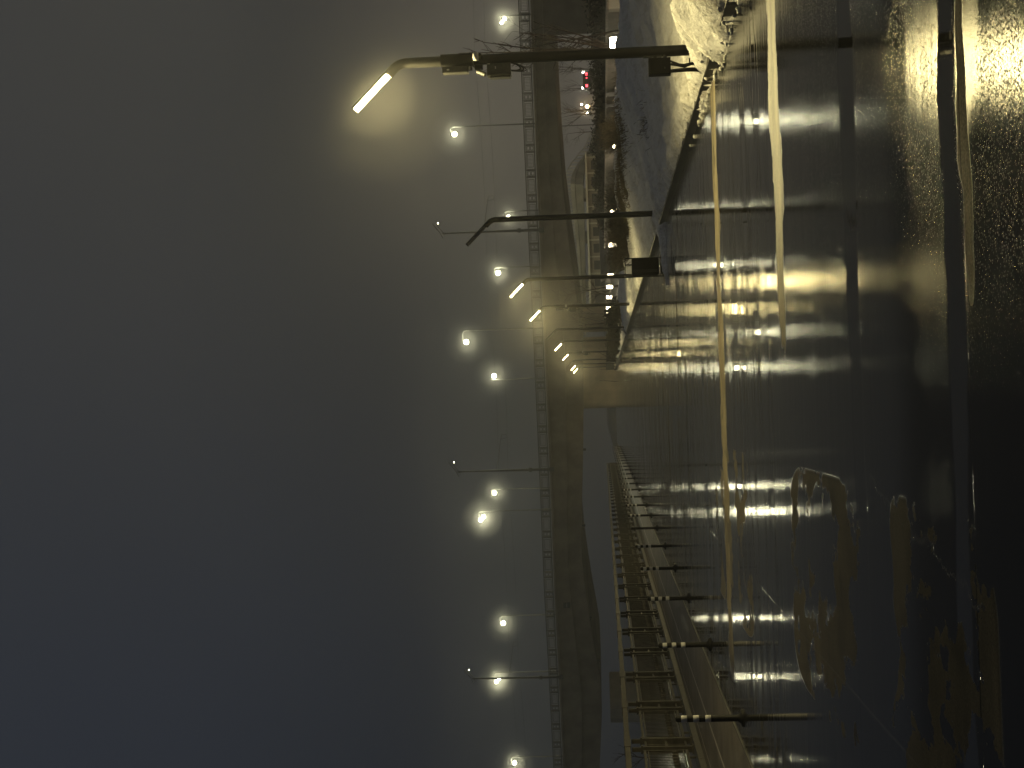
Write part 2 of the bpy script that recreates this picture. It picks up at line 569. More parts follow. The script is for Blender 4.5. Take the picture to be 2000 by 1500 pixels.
def slab_mat():
    mt, nt, b = new_mat('granite_paving')
    X, Y, Z = nt.xyz()
    p = nt.vec(X, Y, Z)
    f = nt.noise(p, 60.0, 3.0, 0.6)
    g = nt.noise(p, 1.1, 4.0, 0.6)
    c = nt.mix(nt.ss(f, 0.3, 0.7), (0.075, 0.064, 0.046), (0.15, 0.13, 0.095))
    c = nt.mix(nt.m('MULTIPLY', nt.ss(g, .4, .65), .5), c, (0.06, 0.052, 0.04))
    jx = nt.m('MAXIMUM', nt.band(X, -4.78, 0.018, 0.008), nt.band(X, -5.45, 0.014, 0.008))
    fr = nt.m('FRACT', nt.m('DIVIDE', nt.m('ADD', Y, 100.0), 1.9))
    jy = nt.band(fr, 0.5, 0.004, 0.003)
    c = nt.mix(jx, c, (0.42, 0.38, 0.31))
    c = nt.mix(jy, c, (0.012, 0.011, 0.01))
    nt.put(b.inputs['Base Color'], c)
    nt.put(b.inputs['Roughness'], nt.fmix(g, 0.42, 0.65))
    b.inputs['Specular IOR Level'].default_value = 0.3
    nt.put(b.inputs['Normal'], nt.bump(f, 0.5, 0.002))
    return mt


def water_mat():
    mt, nt, b = new_mat('river_water')
    X, Y, Z = nt.xyz()
    b.inputs['Base Color'].default_value = (0.012, 0.016, 0.022, 1)
    b.inputs['Roughness'].default_value = 0.22
    b.inputs['IOR'].default_value = 1.33
    nt.put(b.inputs['Normal'], nt.bump(nt.noise(nt.vec(X, nt.m('MULTIPLY', Y, .5), Z), 1.2, 3.0), 0.5, 0.08))
    return mt


M['snow'] = snow_mat()
M['asphalt'] = asphalt_mat()
M['slab'] = slab_mat()
M['water'] = water_mat()
M['soil'] = noisy('wet_ground', (0.035, 0.032, 0.027), 0.5, 0.6, 0.4, bump=0.02, bscale=2)
M['kerb'] = noisy('kerb_stone', (0.045, 0.042, 0.036), 0.6, 5, 0.35, bump=0.004)

# ------------------------------------------------------------------ ground, path, river
KX = 3.93      # right kerb
LX = -3.85     # left kerb edge
RX = -5.78     # railing line
QX = -6.15     # edge of the quay


def sheet(name, x0, x1, y0, y1, z, mat):
    return struct(MB().add([(x0, y0, z), (x1, y0, z), (x1, y1, z), (x0, y1, z)], [(0, 1, 2, 3)]).build(name, mat))


sheet('ground', QX, 420, -25, 620, -0.012, M['soil'])
sheet('path', LX, KX + 0.08, -20, 160, 0.0, M['asphalt'])
sheet('river', -420, QX, -25, 620, -3.0, M['water'])
struct(MB().box(((LX + QX) / 2, 70, -0.008), (LX - QX, 180, 0.03)).build('pavement', M['slab']))
# bright granite edge of the pavement
struct(MB().box((LX + 0.016, 70, 0.0), (0.028, 180, 0.026)).build('pavement_kerb', M['kerb']))
kb = MB()
yy = 4.0
while yy < 150:
    L = 1.0
    kb.box((KX + 0.075, yy + L / 2 - 0.004, 0.055), (0.15, L - 0.008, 0.13 + rnd.uniform(-.004, .004)))
    yy += L
struct(kb.build('kerb', M['kerb']))
qw = MB().box((QX - 0.25, 70, -1.55), (0.5, 190, 3.15)).build('quay_wall', M['granite'])
tag(qw, 'granite quay wall dropping from the railing to the river', 'wall')
pl = MB()
yy = 8.0
while yy < 150:
    pl.box((RX, yy + 1.5, 0.05), (0.26, 2.985, 0.11))
    yy += 3.0
tag(pl.build('railing_plinth', M['kerb']), 'low pale granite plinth under the riverside railing', 'plinth')

# ------------------------------------------------------------------ snow bank


def lerp(a, b, t):
    t = max(0.0, min(1.0, t))
    return a + (b - a) * t


def sst(a, b, t):
    t = max(0.0, min(1.0, (t - a) / (b - a)))
    return t * t * (3 - 2 * t)


def fbm(x, y, z=0.0, o=4):
    return noise.fractal(Vector((x, y, z)), 1.0, 2.0, o)


def snow_edge(y):
    near = 1 - sst(16.0, 20.5, y)
    e = 3.955 + 0.09 * abs(fbm(y * 1.6, 12.0)) + 0.04 * abs(fbm(y * 6.0, 15.0)) - 0.20 * near * (0.6 + 0.4 * math.sin(y * 2.1)) + 0.10 * near * fbm(y * 1.7, 3.1) + 0.03 * fbm(y * 3.1, 9.0)
    # the thaw hollow beside the lamp base
    e += 0.26 * math.exp(-((y - 16.35) / 0.22) ** 2)
    return e


def snow_h(x, y):
    e = snow_edge(y)
    d = x - e
    if d < 0:
        return -0.02
    lip = 0.09 + 0.09 * (1 - sst(15, 24, y)) + 0.06 * fbm(y * 1.3, 1.0)
    lip = max(0.04, lip + 0.07 * fbm(y * 2.6, 21.0))
    h = min(0.11 * sst(3.88, 3.95, e) + 0.0, 0.11) + lip * (1 - math.exp(-d / 0.08))
    ridge = 0.66 * (1 - 0.25 * sst(36, 52, y) - 0.45 * sst(46, 62, y))
    rx = 8.0 - 1.6 * sst(44, 60, y)
    h += ridge * sst(0.25, rx - e, d) ** 0.9
    # near heap thrown up beside the kerb
    heap = 0.24 * math.exp(-((x - 4.42) / 0.30) ** 2) * (1 - sst(15.6, 17.3, y))
    h += heap * (1 + 0.3 * fbm(x * 1.4, y * 1.4, 5))
    h -= 0.20 * math.exp(-((x - 5.05 + 0.10 * (y - 16)) / 0.20) ** 2) * (1 - sst(17.6, 19.5, y))
    back = sst(rx + 0.1, rx + 1.2, x)
    h *= (1 - back)
    ch = math.exp(-d / 0.55)
    h += min(1.0, d / 0.12) * (1 - back) * (
        0.085 * fbm(x * 0.9, y * 0.7, 2) + 0.16 * min(1.0, d / 2.0) * fbm(x * 0.30, y * 0.28, 7, 2) + 0.026 * fbm(x * 3.2, y * 2.6, 8) +
        ch * (0.035 * fbm(x * 4.5, y * 4.5, 4) + 0.030 * fbm(x * 10, y * 10, 6, 3)))
    # wind and plough furrows lengthwise
    h += (0.022 - 0.012 * (1 - sst(16.0, 19.0, y))) * (1 - back) * fbm(x * 7.0, y * 1.0, 3) * min(1.0, d / 0.3)
    return h - 0.03 * back


ys = []
yv = 8.5
while yv < 96:
    ys.append(yv)
    yv += max(0.040, 0.0026 * yv * (1 + max(0, yv - 22) * 0.06))
nx = 118
vs, fs = [], []
for j, y in enumerate(ys):
    e = snow_edge(y)
    for i in range(nx):
        s = i / (nx - 1)
        x = e - 0.02 + (9.6 - e) * (s ** 1.7)
        vs.append((x, y, snow_h(x, y)))
for j in range(len(ys) - 1):
    for i in range(nx - 1):
        a = j * nx + i
        fs.append((a, a + 1, a + nx + 1, a + nx))
sm = MB().add(vs, fs, True)
struct(sm.build('snow_bank', M['snow']))

# snow shoved out on to the path by the litter bin, and chunks along the kerb
nu, nv = 40, 14
vs, fs = [], []
for j in range(nv):
    for i in range(nu):
        s, t = i / (nu - 1), j / (nv - 1)
        x = 2.55 + 1.55 * s
        w = (0.10 + 0.95 * s ** 1.4) * (1 + 0.25 * fbm(x * 3, 4.0))
        y = 31.2 + (t - 0.5) * 2 * w - 1.1 * (1 - s) ** 2
        h = (0.05 + 0.11 * s) * max(0.0, 1 - (2 * t - 1) ** 2) * (1 + 0.5 * fbm(x * 4, y * 4)) - 0.01
        vs.append((x, y, h))
for j in range(nv - 1):
    for i in range(nu - 1):
        a = j * nu + i
        fs.append((a, a + 1, a + nu + 1, a + nu))
struct(MB().add(vs, fs, True).build('snow', M['snow']))


def lump(c, r, seed):
    """irregular snow chunk"""
    vs, fs = [], []
    nl, nm = 7, 9
    for a in range(nl):
        th = math.pi * (a + 0.02) / (nl - 1 + 0.04)
        for b_ in range(nm):
            ph = 2 * math.pi * b_ / nm
            d = Vector((math.sin(th) * math.cos(ph), math.sin(th) * math.sin(ph), math.cos(th)))
            k = r * (1 + 0.9 * noise.noise(d * 1.9 + Vector((seed, seed * 1.7, 0))))
            vs.append((c[0] + d.x * k, c[1] + d.y * k, c[2] + d.z * k * 0.75))
    for a in range(nl - 1):
        for b_ in range(nm):
            b2 = (b_ + 1) % nm
            fs.append((a * nm + b_, (a + 1) * nm + b_, (a + 1) * nm + b2, a * nm + b2))
    return vs, fs


chunks = MB()
for k in range(150):
    y = 13.0 + 8.5 * rnd.random() ** 1.3
    e = snow_edge(y)
    x = e + rnd.gauss(0.0, 0.05)
    r = rnd.choice((0.010, 0.014, 0.018, 0.024, 0.032))
    z = max(0.0, snow_h(x, y)) + r * 0.2 if x > e else r * 0.3
    v_, f_ = lump((x, y, z), r, k * 3.7)
    chunks.add(v_, f_, True)
ck = chunks.build('snow_chunks', M['snow'])
ck['kind'] = 'stuff'
ck['label'] = 'crumbled chunks of dirty snow along the kerb'

# ------------------------------------------------------------------ path lamps


def lamp_parts(root, lit, gear):
    pts = [(0, 0, -0.1), (0, 0, 1.2), (0, 0, 2.6), (0, 0, 3.72)]
    # bend into the 45 degree arm
    R, cx, cz = 0.22, -0.22, 3.72
    for k in range(1, 6):
        a = math.radians(45 * k / 5)
        pts.append((cx + R * math.cos(a), 0, cz + R * math.sin(a)))
    d = Vector((-0.7071, 0, 0.7071))
    e = Vector(pts[-1])
    arm0 = e + d * 0.10
    pts.append(tuple(arm0))
    rad = [0.066, 0.066, 0.064, 0.062] + [0.061] * 6
    pole = MB().tube(pts, rad, 14).build('pole', M['pole'], root)
    # luminaire: half round housing with a flat diffuser on its underside
    a_, b_ = 0.962, 0.27
    n = Vector((-0.7071 * a_, -b_, -0.7071 * a_))
    t = d.cross(n).normalized()
    L0, L1 = arm0 + d * 0.002, arm0 + d * 0.60
    hv, hf = [], []
    K = 9
    for P in (L0, L1):
        for k in range(K):
            a = math.pi * k / (K - 1)
            hv.append(P + t * (0.063 * math.cos(a)) - n * (0.058 * math.sin(a)))
    for k in range(K - 1):
        hf.append((k, k + 1, K + k + 1, K + k))
    hf.append(tuple(range(K - 1, -1, -1)))
    hf.append(tuple(range(K, 2 * K)))
    hf.append((0, K, 2 * K - 1, K - 1))
    MB().add(hv, hf).build('lamp_housing', M['pole'], root)
    c = (L0 + L1) / 2 + n * 0.005
    MB().box(c, (0.56, 0.124, 0.005), (d, t, n)).build('diffuser', {0: M['off'], 1: M['lamp'], 2: M['lamp_mid'], 3: M['lamp_far']}[lit], root)
    # hand hole cover on the pole foot
    MB().rbox((-0.064, 0, 0.72), (0.012, 0.07, 0.22), 0.004).build('access_cover', M['box'], root)


def lamp_gear(root):
    """camera and junction boxes strapped to the pole"""
    sl = MB().rbox((0.0, 0, 3.09), (0.150, 0.150, 0.40), 0.03).build('pole_sleeve', M['black'], root)
    jb = MB().rbox((-0.125, -0.02, 3.11), (0.075, 0.13, 0.32), 0.012)
    jb.box((-0.105, -0.02, 2.935), (0.045, 0.05, 0.06))
    o = jb.build('junction_box', M['box'], root)
    MB().box((-0.125, -0.088, 3.20), (0.016, 0.006, 0.03)).build('box_latch', M['white'], o)
    MB().box((-0.105, -0.048, 2.94), (0.04, 0.006, 0.018)).build('box_latch', M['white'], o)
    # dome camera on the front
    dm = MB().lathe([(0.045, 0.0), (0.052, 0.01), (0.052, 0.055), (0.046, 0.065)], (0.01, -0.12, 2.82), 14)
    dm.box((0.01, -0.06, 2.86), (0.04, 0.08, 0.03))
    o = dm.build('dome_camera', M['white'], root)
    MB().lathe([(0.001, -0.05), (0.025, -0.042), (0.040, -0.022), (0.045, 0.0)], (0.01, -0.12, 2.819), 14).build('camera_dome', M['glassdark'], o)
    # bracket and bullet camera
    bm = MB().tube([(-0.06, -0.01, 2.83), (-0.14, -0.02, 2.84), (-0.155, -0.03, 2.82)], 0.018, 8)
    bm.rbox((-0.09, -0.01, 2.83), (0.06, 0.09, 0.10), 0.01)
    o = bm.build('camera_bracket', M['black'], root)
    ax = Vector((-0.45, -0.35, -0.82)).normalized()
    MB().tube([Vector((-0.155, -0.03, 2.83)) - ax * 0.02, Vector((-0.155, -0.03, 2.83)) + ax * 0.10], 0.028, 10).build('bullet_camera', M['box'], o)
    # larger cabinet lower down with cable loops
    cb = MB().rbox((-0.145, -0.02, 2.58), (0.15, 0.16, 0.29), 0.018)
    o = cb.build('control_box', M['box'], root)
    MB().rbox((-0.232, -0.02, 2.57), (0.024, 0.13, 0.25), 0.01).build('box_lid', M['box'], o)
    MB().box((-0.13, -0.103, 2.62), (0.03, 0.006, 0.014)).build('box_latch', M['white'], o)
    MB().box((-0.08, -0.103, 2.70), (0.01, 0.006, 0.03)).build('box_latch', M['white'], o)
    cbm = MB()
    for (dx, dz, r) in ((-0.16, -0.17, 0.010), (-0.12, -0.13, 0.012), (-0.20, -0.20, 0.006)):
        p0 = Vector((-0.15, -0.02, 2.45))
        pts = []
        for k in range(13):
            a = math.pi * k / 12
            pts.append((p0.x + 0.10 * (1 - math.cos(a)) / 2 + dx * 0.25 * math.sin(a), -0.02, p0.z + dz * math.sin(a)))
        cbm.tube(pts, r, 6)
    cbm.build('cable_loop', M['cable'], root)


LAMPX = 4.30
lamp_spec = [  # picture column of the pole, lit, label
    (106, 1, 'nearest lit path lamp, its black pole hung with cameras and grey boxes', True),
    (418, 0, 'unlit black path lamp next behind the nearest lit one', False),
    (538, 2, 'lit path lamp whose pole rises behind the black litter bin', False),
    (593, 2, 'lit path lamp with small boxes clamped halfway up its pole', True),
    (638, 0, 'unlit path lamp standing beside the dark round shrub', False),
    (662, 3, 'lit path lamp directly behind the second unlit lamp', False),
    (684, 3, 'lit path lamp with a small camera on its pole, far along the path', True),
    (699, 0, 'far unlit path lamp, its pole black against the orange bridge pier', False),
    (709, 3, 'second farthest lit path lamp, just before the bridge pier', False),
    (716, 3, 'farthest lit path lamp, under the edge of the bridge', False),
]
lampY = []
for i, (py, lit, lab, gear) in enumerate(lamp_spec):
    g = at_x(1250, py, LAMPX)
    Y = {0: 17.2, 8: 135.0, 9: 146.0}.get(i, g.y)
    lampY.append(Y)
    z0 = max(0.0, snow_h(LAMPX, Y)) * 0.2 if i else 0.0
    r = empty('path_lamp', (LAMPX, Y, 0.0), lab, 'street lamp', 'lamps along the path')
    lamp_parts(r, lit, gear)
    if gear:
        lamp_gear(r)

# feeder cabinet and cables at the foot of the nearest lamp
cbx = at_y(1288, 131, 17.05)
ca = empty('electrical_cabinet', (cbx.x, 17.05, 0.0), 'black electrical cabinet fixed low beside the nearest lamp pole', 'cabinet')
MB().rbox((0, 0, cbx.z), (0.20, 0.15, 0.262), 0.012).build('cabinet_body', M['black'], ca)
MB().box((-0.012, -0.078, cbx.z - 0.0), (0.165, 0.008, 0.23)).build('cabinet_door', M['black'], ca)
MB().box((-0.03, -0.085, cbx.z - 0.06), (0.02, 0.008, 0.012)).build('lock', M['box'], ca)
for dz in (0.05, -0.07):
    MB().box((0.10, 0.02, cbx.z + dz), (0.08, 0.05, 0.04)).build('bracket', M['pole'], ca)
cb_ = MB()
zb = cbx.z - 0.125
cb_.tube([(-0.055, 0, zb), (-0.05, 0, zb - 0.10), (-0.045, 0, zb - 0.2), (-0.05, 0.0, zb - 0.34), (-0.06, 0, zb - 0.6)], [0.020, 0.024, 0.026, 0.028, 0.03], 8)
cb_.tube([(0.03, 0, zb), (0.015, -0.01, zb - 0.08), (0.0, -0.01, zb - 0.17), (0.02, -0.01, zb - 0.25), (0.02, 0, zb - 0.6)], [0.016, 0.018, 0.026, 0.020, 0.02], 8)
cb_.tube([(0.075, 0, zb + 0.01), (0.03, 0.0, zb - 0.09), (0.0, 0.0, zb - 0.16)], 0.013, 6)
cb_.tube([(0.09, 0, zb - 0.235), (0.02, 0, zb - 0.235)], 0.008, 6)
cb_.build('cable', M['cable'], ca)

# ------------------------------------------------------------------ litter bin by the third lamp
bY = 34.0
bc = at_y(1260, 522, bY)
bn = empty('litter_bin', (bc.x, bY, 0.0), 'black litter bin with rounded bottom hung on a frame beside the path', 'bin')
bs = 2774 / 34.2
bw, bh = 34 / bs, 52 / bs
zc = bc.z
body = MB()
ring = []
for (sx, sz, a0) in ((1, 1, 0), (-1, 1, 90), (-1, -1, 180), (1, -1, 270)):
    r_ = 0.012 if sz > 0 else 0.05
    for k in range(5):
        a = math.radians(a0 + 90 * k / 4)
        ring.append((sx * (bw / 2 - r_) + r_ * math.cos(a), sz * (bh / 2 - r_) + r_ * math.sin(a)))
nr = len(ring)
bv = [(x, -0.17, zc + z) for x, z in ring] + [(x, 0.17, zc + z) for x, z in ring]
body.add(bv, [(i, (i + 1) % nr, nr + (i + 1) % nr, nr + i) for i in range(nr)] + [tuple(range(nr - 1, -1, -1)), tuple(range(nr, 2 * nr))])
body.build('bin_body', M['black'], bn)
MB().box((-0.10, -0.176, zc), (0.07, 0.012, bh * 0.9)).build('bin_rib', M['pole'], bn)
for sx in (-1, 1):
    MB().box((sx * (bw / 2 + 0.012), 0.0, (zc + bh / 2 + 0.16) / 2), (0.022, 0.05, zc + bh / 2 + 0.16)).build('post', M['black'], bn)
MB().box((0, 0, zc + bh / 2 + 0.155), (bw + 0.046, 0.24, 0.018)).build('bin_lid', M['black'], bn)
MB().box((0.07, 0.0, zc + bh / 2 + 0.07), (0.03, 0.03, 0.15)).build('lid_support', M['black'], bn)

# two more bins far down the path
for (py, Y, lab) in ((697, 122.0, 'small dark bin at the foot of the far unlit lamp'), (714, 140.0, 'grey box shaped bin in front of the orange bridge pier')):
    q = at_y(1190, py, Y)
    b2 = empty('litter_bin', (q.x, Y, 0), lab, 'bin')
    MB().rbox((0, 0, 0.62), (0.85, 0.6, 0.75), 0.1).build('bin_body', M['black'] if Y < 130 else M['box'], b2)
    MB().box((0, 0, 1.02), (0.9, 0.65, 0.05)).build('bin_lid', M['black'], b2)
    for sx in (-1, 1):
        MB().box((sx * 0.35, 0, 0.12), (0.06, 0.4, 0.26)).build('post', M['pole'], b2)

# ------------------------------------------------------------------ bollards
BX = -3.50
BH = 0.755
prot = empty('bollard', (BX, 16.05, 0), '', 'bollard', 'bollards along the pavement edge')
MB().lathe([(0.10, 0.0), (0.10, 0.016), (0.060, 0.028), (0.046, 0.05), (0.037, 0.06), (0.037, BH - 0.03), (0.030, BH - 0.008), (0.012, BH)], (0, 0, 0), 18).build('post', M['black'], prot)
for (f0, f1) in ((0.085, 0.172), (0.262, 0.348), (0.44, 0.525)):
    MB().lathe([(0.0372, BH * (1 - f1)), (0.0395, BH * (1 - f1) + .002), (0.0395, BH * (1 - f0) - .002), (0.0372, BH * (1 - f0))], (0, 0, 0), 18).build('white_band', M['white'], prot)
MB().lathe([(0.022, 0.0), (0.022, 0.012)], (0.072, 0, 0.016), 8).build('anchor_bolt', M['pole'], prot)
ordn = ['nearest', 'second', 'third', 'fourth', 'fifth', 'sixth', 'seventh', 'eighth', 'ninth', 'tenth', 'eleventh', 'twelfth', 'thirteenth', 'fourteenth', 'fifteenth', 'sixteenth', 'seventeenth', 'eighteenth', 'nineteenth', 'twentieth', 'twenty-first', 'twenty-second', 'twenty-third', 'farthest']
prot['label'] = 'nearest black bollard with three white bands, largest of the row'
bol_y = [16.05, 21.0, 26.1, 31.0, 36.0, 41.4]
while len(bol_y) < 24:
    bol_y.append(bol_y[-1] + 4.9)
for i, Y in enumerate(bol_y[1:], 1):
    if i == 5:
        lab = 'black bollard without white bands, sixth along the row'
        dup(prot, (BX, Y, 0), lab, skip=('white_band',))
    elif i == 23:
        dup(prot, (BX, Y, 0), 'farthest black and white bollard of the row, near the bridge')
    else:
        dup(prot, (BX, Y, 0), ordn[i] + ' black and white bollard counting along the row from the front')

# ------------------------------------------------------------------ riverside railing
rl = empty('railing', (RX, 0, 0.105), 'long painted metal river railing with paired posts and barred panels', 'railing')
ZT = 1.16    # underside of the handrail above plinth
P = 3.10
p0 = 24.2 - 4 * P
pairs = [p0 + P * k for k in range(0, 45)]
hr = MB()
y_a, y_b = pairs[0] - 2.0, pairs[-1] + 2.0
hr.rbox((0, (y_a + y_b) / 2, ZT - 0.045), (0.15, y_b - y_a, 0.09), 0.02, 3)
hrail = hr.build('handrail', M['steelrail'], rl)
slm = MB().rbox((0, 0, 0), (0.175, 0.80, 0.108), 0.004, 2)
slo = slm.build('rail_sleeve', M['steelrail'], hrail)
slo.location = (0, pairs[0] + 0.3, ZT - 0.045)


def post_mesh():
    q = MB()
    q.box((0, 0, 0.43), (0.10, 0.075, 0.86))
    q.box((0, 0, 0.015), (0.15, 0.12, 0.03))
    q.box((0, 0, 0.875), (0.13, 0.10, 0.03))
    q.box((0, 0, 0.965), (0.07, 0.05, 0.15))
    return q


def panel_mesh(L, bars):
    q = MB()
    z0, z1 = 0.13, 0.83
    q.box((0, 0, z0), (0.055, L, 0.045))
    q.box((0, 0, z1), (0.055, L, 0.045))
    for s in (-1, 1):
        q.box((0, s * (L / 2 - 0.022), (z0 + z1) / 2), (0.05, 0.044, z1 - z0 - 0.046))
    q.box((0, 0, z0 + 0.055), (0.03, L - 0.09, 0.02))
    q.box((0, 0, z1 - 0.055), (0.03, L - 0.09, 0.02))
    for k in range(bars):
        y = -L / 2 + 0.09 + (L - 0.18) * k / (bars - 1)
        q.box((0, y, (z0 + z1) / 2), (0.014, 0.014, z1 - z0 - 0.132))
        if k % 2:
            q.lathe([(0.0, -0.06), (0.022, -0.045), (0.026, 0.0), (0.022, 0.045), (0.0, 0.06)], (0, y, z0 + 0.20), 6)
    # feet that carry the panel
    for s in (-0.3, 0.3):
        q.box((0, s * L, 0.05), (0.03, 0.03, 0.115))
    return q


pm = post_mesh().build('post', M['steelrail'], rl)
gapm = MB().box((0, 0, 0.45), (0.03, 0.48, 0.035)).box((0, 0, 0.80), (0.03, 0.48, 0.035)).box((0, 0, 0.12), (0.03, 0.48, 0.035)).box((0, 0, 0.46), (0.02, 0.03, 0.66)).build('link_plate', M['steelrail'], rl)
PL = P - 0.60 - 0.30
pn = panel_mesh(PL, 20).build('panel', M['steelrail'], rl)
pm.location = (0, pairs[0], 0)
gapm.location = (0, pairs[0] + 0.3, 0)
pn.location = (0, pairs[0] + 0.6 + (P - 0.6) / 2, 0)
for k, y in enumerate(pairs):
    for (src, yl, par, zl) in ((pm, y, rl, 0), (pm, y + 0.6, rl, 0), (gapm, y + 0.3, rl, 0), (pn, y + 0.6 + (P - 0.6) / 2, rl, 0), (slo, y + 0.3, hrail, ZT - 0.045)):
        if k == 0 and not (src is pm and yl != y):
            continue
        c = src.copy()
        COL.objects.link(c)
        c.parent = par
        c.location = (0, yl, zl)

# ------------------------------------------------------------------ bridge
TH = math.radians(23)
BO = Vector((0, 152, 0))
BD = Vector((math.cos(TH), -math.sin(TH), 0))       # along the deck, to the right
BN = Vector((math.sin(TH), math.cos(TH), 0))        # away from the camera


def on_bridge(px, py, off=0.0):
    d = ray(px, py)
    k = ((BO + BN * off) - CAM).dot(BN) / d.dot(BN)
    return CAM + d * k


def interp(tab, x):
    if x <= tab[0][0]:
        (a, b), (c, d) = tab[0], tab[1]
    elif x >= tab[-1][0]:
        (a, b), (c, d) = tab[-2], tab[-1]
    else:
        for i in range(len(tab) - 1):
            if tab[i][0] <= x <= tab[i + 1][0]:
                (a, b), (c, d) = tab[i], tab[i + 1]
                break
    return b + (d - b) * (x - a) / (c - a)


TOPV = [(0, 1012), (375, 1027.5), (650, 1041), (850, 1050), (1000, 1056.5), (1150, 1062.5), (1325, 1072), (1500, 1081)]
BOTV = [(0, 1081), (70, 1082), (200, 1087), (300, 1093), (400, 1101), (500, 1113), (600, 1127), (660, 1134), (700, 1139), (800, 1140), (900, 1139), (1000, 1136.5), (1100, 1137), (1150, 1142), (1200, 1149), (1250, 1157), (1300, 1166), (1345, 1174), (1400, 1176), (1450, 1174), (1500, 1172)]
PARH = 1.12


def t_of(p):
    return (p - BO).dot(BD)


cols = list(range(-160, 1681, 20))
prof = []
for pyv in cols:
    a = on_bridge(interp(TOPV, pyv), pyv)
    b2 = on_bridge(interp(BOTV, min(max(pyv, 0), 1500)), pyv)
    prof.append((t_of(a), a.z, b2.z))
prof.sort()


def deck_top(t):
    return interp([(q[0], q[1]) for q in prof], t)


br = empty('bridge', (0, 152, 0), 'wide haunched concrete road bridge crossing over the path into the fog', 'bridge')


def bl(t, off, z):
    p = BO + BD * t + BN * off
    return (p.x, p.y - 152, z)


# girder: front web, soffit, far side, road deck
WID = 15.0
g = MB()
vs = []
for (t, zt, zb_) in prof:
    zd = zt - PARH
    vs += [bl(t, 0.35, zd - 0.28), bl(t, 0.35, lerp(zd, zb_, 0.52)), bl(t, 0.75, lerp(zd, zb_, 0.52) - 0.02), bl(t, 0.75, zb_),
           bl(t, WID, zb_), bl(t, WID + .4, zd - 0.28)]
n6 = 6
fs = []
for i in range(len(prof) - 1):
    for k in range(5):
        fs.append((i * n6 + k, i * n6 + k + 1, (i + 1) * n6 + k + 1, (i + 1) * n6 + k))
fs.append(tuple(range(6)))
fs.append(tuple(range((len(prof) - 1) * n6, len(prof) * n6))[::-1])
g.add(vs, fs)
g.build('girder', M['concrete'], br)
dk = MB()
vs = []
for (t, zt, zb_) in prof:
    zd = zt - PARH
    vs += [bl(t, -0.10, zd - 0.02), bl(t, -0.10, zd - 0.26), bl(t, WID + 0.8, zd - 0.26), bl(t, WID + 0.8, zd - 0.02)]
fs = []
for i in range(len(prof) - 1):
    for k in range(4):
        k2 = (k + 1) % 4
        fs.append((i * 4 + k, i * 4 + k2, (i + 1) * 4 + k2, (i + 1) * 4 + k))
fs += [(0, 1, 2, 3), tuple(range((len(prof) - 1) * 4, len(prof) * 4))[::-1]]
dk.add(vs, fs)
dk.build('deck', M['concrete'], br)
# handrail strip along the parapet
hrp = MB()
hrp.tube([bl(t, 0.06, zt - 0.04) for (t, zt, zb_) in prof], 0.055, 6)
hrp.tube([bl(t, 0.06, zt - PARH + 0.10) for (t, zt, zb_) in prof], 0.045, 6)
hrp.build('parapet_rail', M['iron'], br)


def frame(q, w, z0, z1, th, dep=0.05, y=0.0):
    q.box((0, y, z0 + th / 2), (w, dep, th))
    q.box((0, y, z1 - th / 2), (w, dep, th))
    for s in (-1, 1):
        q.box((s * (w / 2 - th / 2), y, (z0 + z1) / 2), (th, dep, z1 - z0 - 2 * th - 0.002))


PP = 2.55
pw = MB()
frame(pw, 1.72, 0.12, 0.98, 0.055)
frame(pw, 1.36, 0.24, 0.87, 0.045)
for k in range(9):
    pw.box((-0.56 + 0.14 * k, 0, 0.555), (0.028, 0.03, 0.53))
pwo = pw.build('parapet_panel', M['iron'], br)
pp_ = MB()
frame(pp_, 0.62, 0.12, 0.98, 0.06, 0.08)
frame(pp_, 0.40, 0.22, 0.53, 0.05, 0.05)
frame(pp_, 0.40, 0.57, 0.88, 0.05, 0.05)
for s in (-1, 1):
    pp_.box((s * 0.36, 0, 0.55), (0.06, 0.12, 1.04))
ppo = pp_.build('parapet_post', M['iron'], br)
t = prof[0][0] + 3
first = True
while t < prof[-1][0] - 2:
    for (src, tt) in ((pwo, t), (ppo, t + PP / 2)):
        if first:
            c = src
        else:
            c = src.copy()
            COL.objects.link(c)
            c.parent = br
        a, b2 = deck_top(tt - 0.5), deck_top(tt + 0.5)
        c.location = bl(tt, 0.06, deck_top(tt) - PARH)
        c.rotation_euler = (0, math.atan2(-(b2 - a), 1.0), -TH)
    first = False
    t += PP


def bridge_block(name, py0, py1, off0, off1, ztop, mat, zbot=-4.0, rnd_=0.4):
    a = t_of(on_bridge(1150, py1, off0))
    b2 = t_of(on_bridge(1150, py0, off0))
    q = MB()
    c = BO + BD * ((a + b2) / 2) + BN * ((off0 + off1) / 2)
    q.rbox((c.x, c.y - 152, (ztop + zbot) / 2), (b2 - a, off1 - off0, ztop - zbot), rnd_, 5, (BD, BN, Vector((0, 0, 1))))
    return q.build(name, mat, br)


bridge_block('pier', 684, 803, 1.2, 6.0, 3.66, M['pierstone_warm_light'], -0.3, 0.9)
bridge_block('pier', 614, 650, 10.0, 13.0, 3.9, M['pierstone_warm_light'], -0.3, 0.3)
bridge_block('pier', 1374, 1421, 1.5, 9.0, 1.75, M['viaduct'], -4.0, 1.3)
bridge_block('pier', 1356, 1400, 12.0, 14.5, 1.75, M['concrete'], -4.0, 0.5)
bridge_block('abutment', -170, 66, 0.5, 13.0, 5.2, M['concrete'], -0.3, 0.1)
